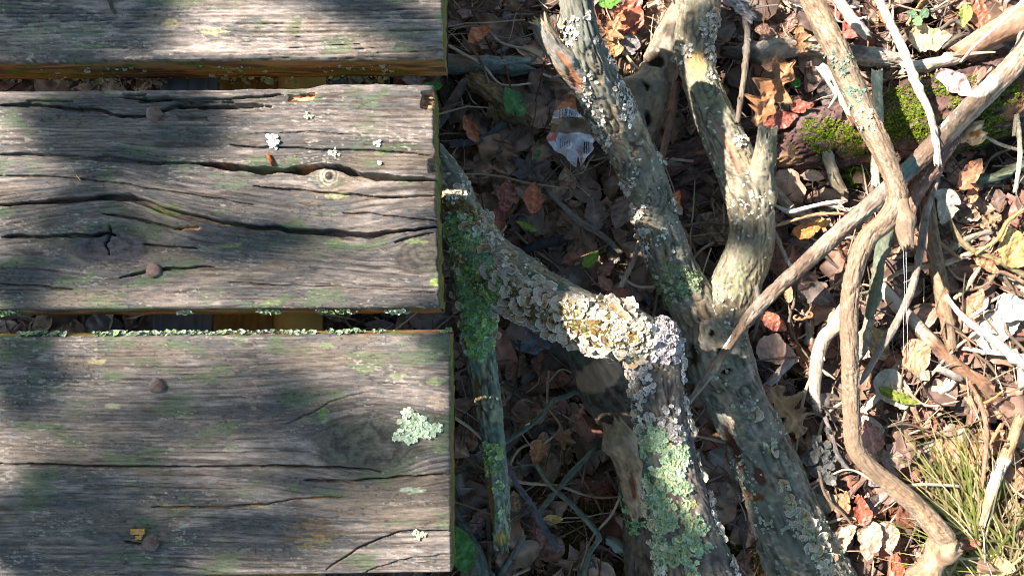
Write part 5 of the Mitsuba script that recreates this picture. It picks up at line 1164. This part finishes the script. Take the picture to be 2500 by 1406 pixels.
# small debris: crumbs of leaf and bark, needles and stem bits
CR = []
for v in range(6):
    r = np.random.default_rng(900 + v)
    a = np.sort(r.random(5)) * 6.283
    CR.append((np.vstack([[0, 0, .15], np.stack([np.cos(a) * r.uniform(.5, 1.1, 5), np.sin(a) * r.uniform(.5, 1.1, 5), r.normal(0, .25, 5)], 1)]), np.array([[0, 1 + i, 1 + (i + 1) % 5] for i in range(5)]), r.uniform(.7, 1.25, 6)))
n = 14000
x, y = area_point(n)
pos = np.stack([x, y, ground_z(x, y) + .004 + .022 * rng.random(n)], 1)
tint = np.array([lin(c) for c in (['8a6a50', 'a08468', '5f4a3c', '44382f', 'b89a7c', '7a5240'])])[rng.integers(0, 6, n)] * rng.uniform(.6, 1.2, (n, 1))
nv = nrm(np.stack([rng.normal(0, .5, n), rng.normal(0, .5, n), np.ones(n)], 1))
V, F, C = scatter(CR, pos, frames(nv, rng), rng.uniform(.0015, .0055, n), tint, rng)
tag(put('litter_crumbs', V, F, 'mat_leaf', C, smooth=False), 'crumbled bits of leaf and bark strewn over the forest floor', 'debris', kind='stuff')
def straw(v):
    r = np.random.default_rng(950 + v)
    t = np.linspace(-.5, .5, 6)
    c = np.stack([t, (.015 + .07 * (v % 3 == 0)) * np.sin(t * 4 + v) + r.normal(0, .010, 6), .02 * np.cos(t * 5 + v)], 1)
    a = np.arange(4) / 4 * 6.283
    V = c[:, None] + (.012 * (1.2 - np.abs(t)))[:, None, None] * np.stack([0 * a, np.cos(a), np.sin(a)], 1)[None]
    return V.reshape(-1, 3), tri(grid_faces(6, 4, True)), np.full(24, 1.0)
ST = [straw(v) for v in range(8)]
n = 5200
x, y = area_point(n)
pos = np.stack([x, y, ground_z(x, y) + .012 + .022 * rng.random(n)], 1)
tint = np.array([lin(c) for c in (['8a7258', 'a8927a', '5f5044', 'c4b49c', '6a4a38', '7a7068'])])[rng.integers(0, 6, n)] * rng.uniform(.7, 1.2, (n, 1))
nv = nrm(np.stack([rng.normal(0, .2, n), rng.normal(0, .2, n), np.ones(n)], 1))
V, F, C = scatter(ST, pos, frames(nv, rng), rng.uniform(.012, .050, n), tint, rng)
k_ = 800
x, y = area_point(k_)
pos2 = np.stack([x, y, ground_z(x, y) + .024 + .016 * rng.random(k_)], 1)
tint2 = np.array([lin(c) for c in ['8a7258', 'a8927a', '5f5044', 'b4a48c', '6a4a38', '7a7068']])[rng.integers(0, 6, k_)] * rng.uniform(.7, 1.1, (k_, 1))
V2, F2, C2 = scatter([(v * [1, .7, 1], f, h) for v, f, h in ST], pos2, frames(nrm(np.stack([rng.normal(0, .15, k_), rng.normal(0, .15, k_), np.ones(k_)], 1)), rng), rng.uniform(.045, .10, k_), tint2, rng)
V, F, C = np.vstack([V, V2]), np.vstack([F, F2 + len(V)]), np.vstack([C, C2])
tag(put('stem_bits', V, F, 'mat_bark', C), 'thin dry stem bits and needles lying all over the litter', 'debris', kind='stuff')

TW = []
for v in range(8):
    r = np.random.default_rng(970 + v)
    tt = Tube([(1250, 840, .2, 8), (1300, 840 + r.normal(0, 10), .2, 9), (1360, 840 + r.normal(0, 16), .2, 8), (1420, 840 + r.normal(0, 22), .2, 7), (1480, 840 + r.normal(0, 28), .2, 5)], nseg=10, ds=.003, seed=400 + v, furrow=(.0002, 60, 500), ends=('broken', 'round'), wob=.3)
    row = []
    for a, b in (('5a4f45', '857868'), ('8a7a66', 'bdb09c')):
        V, F, C = tt.paint(a, b).mesh()
        row.append(group_of(f'twig_shape_{v}_{len(row)}', V - tt.C.mean(0), F, 'mat_bark', C))
    TW.append(row)
def strew_twigs(count, xr, yr, _, label, group):
    for _ in range(count):
        x, y, s = rng.uniform(*xr), rng.uniform(*yr), rng.uniform(.6, 2.0)
        M = np.eye(4)
        M[:3, :3] = rot_frame(rng.uniform(0, 360), rng.normal(0, .08), rng.normal(0, .1)) @ np.diag([s, min(s, 1.1), min(s, 1.1)])
        M[:3, 3] = [x, y, ground_z(x, y) + .026 + .014 * rng.random()]
        k = key_for('dead_twig')
        c = int(rng.integers(0, 2))
        scene[k] = {**TW[rng.integers(0, 8)][c], 'to_world': T4(M)}
        tag(k, beside(('short ' if s < 1 else 'medium length ' if s < 1.5 else 'long ') + ('dark ', 'pale ')[c] + label, x, y), 'twig', group)
strew_twigs(60, (-.05, .17), (-.27, .33), None, 'twig', 'twigs in the shaded litter')
strew_twigs(95, (.17, .49), (-.27, .33), None, 'twig', 'twigs in the sunny litter')

# moss carpet with reddish stalks in the dark lower part
n = 5200
px, py = rng.normal(1480, 95, n), rng.normal(1290, 85, n)
extra = rng.random(n) < .3
px[extra], py[extra] = rng.normal(1800, 50, extra.sum()), rng.normal(1330, 60, extra.sum())
p = P(px, py, .012)
p[:, 2] = ground_z(p[:, 0], p[:, 1]) + .016 + .008 * fb(p[:, 0] * 60, p[:, 1] * 60, 0, 2, 3)
tint = np.array([lin(c) for c in (['4a4a26', '3a3c20', '5c5a2c', '54402a'])])[rng.integers(0, 4, n)] * rng.uniform(.7, 1.2, (n, 1))
nv = nrm(np.stack([rng.normal(0, .3, n), rng.normal(0, .3, n), np.ones(n)], 1))
mc = thing('moss_carpet', 'dark moss carpet with a tuft of reddish stalks near the bottom', 'moss', kind='stuff')
V, F, C = scatter(MB, p, frames(nv, rng), rng.uniform(.003, .006, n), tint, rng)
put('moss', V, F, 'mat_lichen', C, mc, smooth=False)
n = 420
p = P(rng.normal(1462, 34, n), rng.normal(1180, 20, n), .02)
p[:, 2] = .028
nv = nrm(np.stack([rng.normal(0, .35, n), rng.normal(-.2, .35, n), np.ones(n)], 1))
tint = np.array([lin(c) for c in (['b0705c', '9a5a48', 'c48a74'])])[rng.integers(0, 3, n)] * rng.uniform(.8, 1.2, (n, 1))
st = [(V[:, [1, 2, 0]] * [.6, .6, 1] + [0, 0, .5], F, s) for V, F, s in ST]
V, F, C = scatter(st, p, frames(nv, rng), rng.uniform(.010, .018, n), tint, rng)
put('spore_stalks', V, F, 'mat_leaf', C, mc)

# a scrap of grey bark, curled twig, acorn like stub on the log
scr = thing('bark_scrap', 'crumbling grey blue bark scrap right of the forked branch', 'bark')
n = 46
p = P(rng.normal(2005, 15, n), rng.normal(1130, 30, n), .04)
p[:, 2] = .034 + .012 * rng.random(n)
nv = nrm(np.stack([rng.normal(0, .35, n), rng.normal(0, .35, n), np.ones(n)], 1))
V, F, C = scatter(flake_bases(5, 9, .1), p, frames(nv, rng), rng.uniform(.0025, .006, n), lin('74756f') * rng.uniform(.6, 1.2, (n, 1)), rng)
put('flakes', V, F, 'mat_bark', C, scr, smooth=False)
stick([(2330, 345, .05, 20), (2352, 330, .055, 38), (2375, 322, .06, 46), (2388, 318, .062, 40)], 'cream coloured cut stub poking out of the mossy log', 'b59a70', 'e0cda4', 210, name='stub', cat='stub', nseg=40, ends=('round', 'broken'), blots=[(2385, 325, .07, 14, 10, 0, '7a5634')])
a = np.linspace(0, 1, 22)
cx = np.concatenate([1946 + 8 * np.cos(4.5 - a[:8] * 14), np.linspace(1950, 1970, 4), 1976 + 9 * (1 - a[:10] * 1.2) * np.cos(2.6 - a[:10] * 18)])
cy = np.concatenate([775 + 5 * np.sin(4.5 - a[:8] * 14), np.array([779, 780, 778, 774]), 768 + 8 * (1 - a[:10] * 1.2) * np.sin(2.6 - a[:10] * 18)])
stick([(x_, y_, .062, 5) for x_, y_ in zip(cx, cy)], 'tiny tendril curled into spirals at both ends', '8a6a50', 'b59478', 211, name='tendril', cat='tendril', nseg=8, ds=.0008, furrow=(0, 1, 1))

# ------------------------------------------------------------------ paper wrapper
wr = thing('paper_wrapper', 'crumpled orange and white food wrapper lying left of the left arm', 'wrapper')
zc = .048
us, vs = np.linspace(0, 1, 60), np.linspace(0, 1, 90)
U, Vv = np.meshgrid(us, vs, indexing='ij')
lx = np.interp(Vv, [0, .06, .3, .55, .72, .85, 1], [1398, 1384, 1352, 1344, 1334, 1352, 1402])
rx = np.interp(Vv, [0, .06, .3, .55, .72, .85, 1], [1402, 1404, 1408, 1440, 1448, 1450, 1420])
yy = 222 + 172 * Vv
yy = yy + sstep(.8, 1, Vv) * (14 * (fb(U * 7, 3, 0, 3, 5) - .5) * 2 + 10 * np.sin(U * 9))
rx = rx + 10 * (fb(Vv * 9, 5, 0, 3, 6) - .5)
lx = lx + 10 * (fb(Vv * 9, 8, 0, 3, 7) - .5)
def wrap_h(X, Y):
    h = .007 * np.abs(((X + .6 * Y) / 31) % 2 - 1) + .005 * np.abs(((Y - .5 * X) / 23) % 2 - 1)
    return h + .006 * fb(X / 22, Y / 22, 0, 3, 12)
XX = lx + (rx - lx) * U
W = P(XX, yy, zc)
W[..., 2] += wrap_h(XX, yy) - .004
q = ns(XX / 5, yy / 5, 0, 4)
col = np.zeros(XX.shape + (3,))
white, orange, brown = lin('c4c7ce'), lin('a8623c'), lin('7d6a54')
b = Vv + .02 * (fb(XX / 20, 3, 0, 2) - .5)
col[:] = orange
col = lerp(col, lin('6b5038') , (b < .14) * 1.0)
col = lerp(col, white, ((b > .29) & (b < .40)) * 1.0)
col = lerp(col, brown, ((b >= .40) & (b < .62)) * 1.0)
col = lerp(col, white, (b >= .62) * 1.0)
col = lerp(col, lin('b8583a'), ((b >= .62) & (b < .74) & (U < .22)) * .9)
col = lerp(col, lin('b8583a'), ((b > .84) & (np.abs(U - .62 - (b - .84)) < .07)) * .7)
col = lerp(col, lin('8a4f30'), sstep(.6, .75, fb(XX / 14, yy / 14, 4, 3, 6)) * .5 * ((b < .29) & (b > .14)))
col *= (.82 + .3 * q)[..., None]
put('sheet', W.reshape(-1, 3), tri(grid_faces(60, 90)), 'mat_paper', col.reshape(-1, 3), wr)
def ink(mesh_v, mesh_f, ox, oy, turn, name):
    k = mpp(zc)
    v = np.array(mesh_v)
    X = ox + (v[:, 0] * math.cos(turn) - v[:, 1] * math.sin(turn))
    Y = oy - (v[:, 0] * math.sin(turn) + v[:, 1] * math.cos(turn))
    w = P(X, Y, zc)
    w[:, 2] += wrap_h(X, Y) - .004 + .0004 + v[:, 2] * k * .3
    put(name, w, np.array(mesh_f), 'mat_ink', None, wr, smooth=False)
tm = meshkit.text_mesh('Nut', 6.5, .2, bold=True).subdivide()
ink(tm.vertices, tm.faces, 1383, 290, math.pi / 2, 'lettering')
def bar(x0, y0, x1, y1, w):
    m = trimesh.creation.box((math.hypot(x1 - x0, y1 - y0), w, .2)).subdivide().subdivide()
    v = np.array(m.vertices)
    a = math.atan2(-(y1 - y0), x1 - x0)
    ink(v, m.faces, (x0 + x1) / 2, (y0 + y1) / 2, a, 'printed_line')
for args in ((1372, 273, 1408, 273, 1), (1372, 273, 1372, 292, 1), (1372, 292, 1408, 292, 1), (1408, 273, 1408, 292, 1), (1388, 276, 1388, 290, 1.4), (1391, 276, 1391, 286, 1.1), (1394, 276, 1394, 290, 1.2), (1397, 277, 1397, 288, 1.1), (1400, 276, 1400, 290, 1.2), (1404, 276, 1404, 289, 1.1),
             (1368, 340, 1368, 366, 1), (1373, 346, 1373, 362, 1.3), (1377, 345, 1377, 366, 1.3), (1381, 347, 1381, 364, 1.3), (1385, 346, 1385, 367, 1.3), (1389, 348, 1389, 363, 1.2), (1426, 350, 1426, 376, 2.6), (1431, 350, 1431, 378, 1.6), (1436, 350, 1436, 376, 1.2), (1366, 272, 1366, 296, 1)):
    bar(*args)

# ------------------------------------------------------------------ grass tuft
gr = np.random.default_rng(55)
Vs, Fs, Cs, off = [], [], [], 0
def blade(px, py, ang, L, w, colr):
    global off
    base = P(px, py, .02)
    t = np.linspace(0, 1, 9)
    a = math.radians(ang)
    d = np.array([math.cos(a), math.sin(a)])
    k = gr.normal(0, .25)
    xy = base[:2] + (d[None] * t[:, None] + np.array([-d[1], d[0]])[None] * (k * t**2)[:, None]) * L
    h = .030 + L * .6 * (t - .72 * t**2) * gr.uniform(.5, 1.2)
    wv = w * (1 - t**2 * .95)
    e = np.array([-d[1], d[0], 0])
    l, r = np.column_stack([xy, h]) - e * wv[:, None], np.column_stack([xy, h + wv * .4]) + e * wv[:, None]
    V = np.stack([l, r], 1).reshape(-1, 3)
    Vs.append(V); Fs.append(tri(grid_faces(9, 2)) + off); off += 18
    Cs.append(np.tile(lin(colr) * gr.uniform(.7, 1.25), (18, 1)))
PALG = ['7d8a44', '66763a', 'a8a470', 'bdb080', '8f7f58', 'c4b890', '8a9050']
for _ in range(105):
    blade(2345 + gr.normal(0, 38), 1290 + gr.normal(0, 60), gr.normal(118, 16), gr.uniform(.045, .10), gr.uniform(.0006, .0013), PALG[gr.integers(0, 7)])
for _ in range(75):
    blade(2420 + gr.normal(0, 50), 1340 + gr.normal(0, 50), gr.normal(125, 40), gr.uniform(.045, .11), gr.uniform(.0006, .0012), PALG[gr.integers(0, 7)])
for _ in range(30):
    blade(2480 + gr.normal(0, 30), 1300 + gr.normal(0, 80), gr.normal(-40, 25), gr.uniform(.03, .08), gr.uniform(.0004, .0009), PALG[gr.integers(0, 7)])
tag(put('grass_tuft', np.vstack(Vs), np.vstack(Fs), 'mat_green', np.vstack(Cs)), 'tuft of thin green and straw coloured grass at the bottom right', 'grass', kind='stuff')

# silk threads and a long pale straw
for k, (pts, lab) in enumerate(([((2205, 600), (2208, 700), (2206, 790), (2207, 900)), 'fine spider silk thread hanging below the elbow spur, left one'], [((2212, 600), (2213, 700), (2215, 800), (2217, 905)), 'fine spider silk thread hanging below the elbow spur, right one'])):
    t = Tube([(x_, y_, .108 - i * .025, .8) for i, (x_, y_) in enumerate(pts)], nseg=6, ds=.004, furrow=(0, 1, 1), seed=5, wob=0).paint('cccccc', 'dddddd')
    V, F, C = t.mesh()
    tag(put('silk_thread', V, F, 'mat_silk', None), lab, 'spider silk')
stick([(2510, -10, .10, 9), (2450, 50, .098, 8), (2380, 112, .094, 6), (2345, 152, .09, 4)], 'glossy pale straw slanting from the top right corner', 'c9c6d0', 'f0eef4', 212, name='straw', cat='straw', nseg=10, furrow=(0, 1, 1), bs='mat_smooth_bark')

# ------------------------------------------------------------------ unseen foliage added up-sun, its leaves laid out to dapple the light
sap = thing('sapling', 'unseen leafy growth added to dapple the sunlight', 'tree')
def sun_xy(px, py, z):
    w = P(px, py, z)
    return w[..., :2] - SUN[:2] * (w[..., 2:] / SUN[2])
def ell(px, py, z, rx, ry):
    return sun_xy(px, py, z), rx * mpp(z), ry * mpp(z)
GUARD = .017
SHADE = [ell(120, 40, .25, 330, 110), ell(330, 320, .25, 230, 105), ell(60, 900, .25, 60, 110), ell(160, 1290, .25, 190, 130), ell(380, 1380, .25, 110, 50), ell(60, 680, .25, 90, 50), ell(240, 540, .25, 110, 60), ell(620, 600, .25, 120, 36),
         ell(1570, 450, .09, 60, 130), ell(1620, 620, .08, 60, 90), ell(1740, 840, .08, 100, 90), ell(1800, 1000, .06, 90, 120), ell(1900, 1250, .06, 120, 190), ell(1630, 1080, .16, 110, 150), ell(1680, 1300, .17, 140, 160),
         ell(1720, 60, .09, 60, 60), ell(1870, 130, .05, 70, 30), ell(2060, 440, .03, 170, 40), ell(2430, 300, .04, 80, 120), ell(1995, 1120, .03, 40, 60), ell(150, 205, 0, 260, 40), ell(120, 790, 0, 260, 40), ell(1620, 730, .05, 60, 60)]
LIT = [ell(860, 60, .25, 250, 110), ell(840, 330, .25, 230, 110), ell(600, 900, .25, 420, 90), ell(850, 480, .25, 200, 60), ell(1470, 800, .18, 130, 60), ell(1425, 80, .195, 50, 90), ell(1450, 180, .18, 60, 70), ell(1490, 260, .155, 60, 60), ell(1790, 450, .08, 80, 190), ell(2150, 600, .08, 200, 250), ell(2250, 950, .04, 300, 150), ell(2300, 200, .06, 140, 120), ell(2150, 1230, .04, 160, 130)]
def inside(q, L, grow=0.0):
    out = np.full(len(q), 9.0)
    for c, a, b in L:
        out = np.minimum(out, np.hypot((q[:, 0] - c[0]) / (a + grow), (q[:, 1] - c[1]) / (b + grow)))
    return out
r = np.random.default_rng(91)
q = r.uniform([-.5, -.6], [.75, .5], (60000, 2))
keep = (inside(q, SHADE) < 1) & (inside(q, LIT, GUARD) > 1)  # leaves stay only where shade is wanted, clear of the sunlit spots
q = q[keep][:2600]
tt = r.uniform(2.0, 2.9, len(q))
pos = np.column_stack([q, 0 * q[:, 0]]) + SUN[None] * tt[:, None]
nv = nrm(SUN[None] + r.normal(0, .6, (len(q), 3)))
tint = np.array([lin(c) for c in ('4f7a34', '5f8a3a', '6f963f')])[r.integers(0, 3, len(q))]
V, F, C = scatter([LV[0], LV[3], LV[9]], pos, frames(nv, r), r.uniform(.018, .034, len(q)), tint, r)
tag(put('crown', V, F, 'mat_green', C, sap), 'green leaves set where dappled shade should fall', kind='stuff')
HIGH = [ell(560, 1130, .25, 560, 250), ell(430, 600, .25, 460, 110)]  # unseen far leaves added to half shade the near and middle planks
q = r.uniform([-.3, -.6], [.6, .4], (9000, 2))
q = q[(inside(q, HIGH) < 1) & (inside(q, LIT[:2] + LIT[4:], .02) > 1)][:90]
pos = np.column_stack([q, 0 * q[:, 0]]) + SUN[None] * r.uniform(4.6, 5.6, len(q))[:, None]
tall = thing('tree', 'unseen high crown added to soften the sunlight on the planks', 'tree')
V, F, C = scatter([LV[0], LV[3], LV[9]], pos, frames(nrm(SUN[None] + r.normal(0, .6, (len(q), 3))), r), r.uniform(.03, .045, len(q)), tint[:len(q)], r)
tag(put('crown', V, F, 'mat_green', C, tall), 'green leaves set to half shade the planks', kind='stuff')
m_ = 30000  # unseen leaf shell added to dim the sky, left open towards the sun
dirs = nrm(np.column_stack([r.normal(0, 1, (m_, 2)), np.abs(r.normal(0, 1, m_)) + .12]))
pos = dirs * r.uniform(4.2, 7.5, m_)[:, None]
q = pos[:, :2] - SUN[:2] * (pos[:, 2:] / SUN[2])
pos = pos[(np.abs(q[:, 0]) > .95) | (np.abs(q[:, 1]) > .8)]
clump = fb(pos[:, 0] * .7, pos[:, 1] * .7, pos[:, 2] * .7, 2, 4)
pos = pos[r.random(len(pos)) < sstep(.36, .52, clump)]
LF = [(np.array([[0, -.5, 0], [.27, -.1, .06], [.2, .25, .05], [0, .5, -.04], [-.2, .25, .05], [-.27, -.1, .06]]), np.array([[0, 1, 2], [0, 2, 3], [0, 3, 4], [0, 4, 5]]), np.ones(6))]
tint_c = np.array([lin(c) for c in ('4f6a34', '5f7a3a', '6f7a3f', '7a6a3a')])[r.integers(0, 4, len(pos))]
V, F, C = scatter(LF, pos, frames(nrm(np.column_stack([r.normal(0, .6, (len(pos), 2)), np.ones(len(pos))])), r), r.uniform(.14, .24, len(pos)), tint_c, r)
tag(put('crown', V, F, 'mat_green', C, tall), 'unseen leaf canopy added overhead to dim the sky', kind='stuff')
def limb(a, b, ra, rb, sd):
    k = 24
    t = np.linspace(0, 1, k)[:, None]
    c = np.array(a) * (1 - t) + np.array(b) * t + .05 * np.column_stack([ns(t[:, 0] * 4, sd) - .5, ns(t[:, 0] * 4, sd + 5) - .5, 0 * t[:, 0]])
    an = np.arange(12) / 12 * 6.283
    d = nrm(np.array(b) - np.array(a))
    e = nrm(np.cross(d, [.3, .9, .1]))
    f = np.cross(d, e)
    V = c[:, None] + (ra + (rb - ra) * t)[:, None] * (e * np.cos(an)[:, None] + f * np.sin(an)[:, None])[None]
    return V.reshape(-1, 3), tri(grid_faces(k, 12, True))
for nm, a_, b_, ra, rb, sd in (('trunk', (-2.35, 1.2, -.02), (-2.2, 1.1, 2.3), .03, .018, 1), ('limb', (-2.25, 1.12, 1.3), (-1.95, .8, 1.6), .012, .004, 2), ('limb', (-2.25, 1.12, 1.5), (-2.0, .5, 1.7), .012, .004, 3)):
    V, F = limb(a_, b_, ra, rb, sd)
    put(nm, V, F, 'mat_bark', np.tile(lin('6a5a48'), (len(V), 1)), sap)
for nm, a_, b_, ra, rb, sd in (('trunk', (-6.2, 3.0, -.05), (-5.9, 2.6, 5.2), .11, .05, 4), ('limb', (-5.95, 2.7, 3.2), (-4.2, 1.2, 3.3), .03, .008, 5)):
    V, F = limb(a_, b_, ra, rb, sd)
    put(nm, V, F, 'mat_bark', np.tile(lin('6a5a48'), (len(V), 1)), tall)
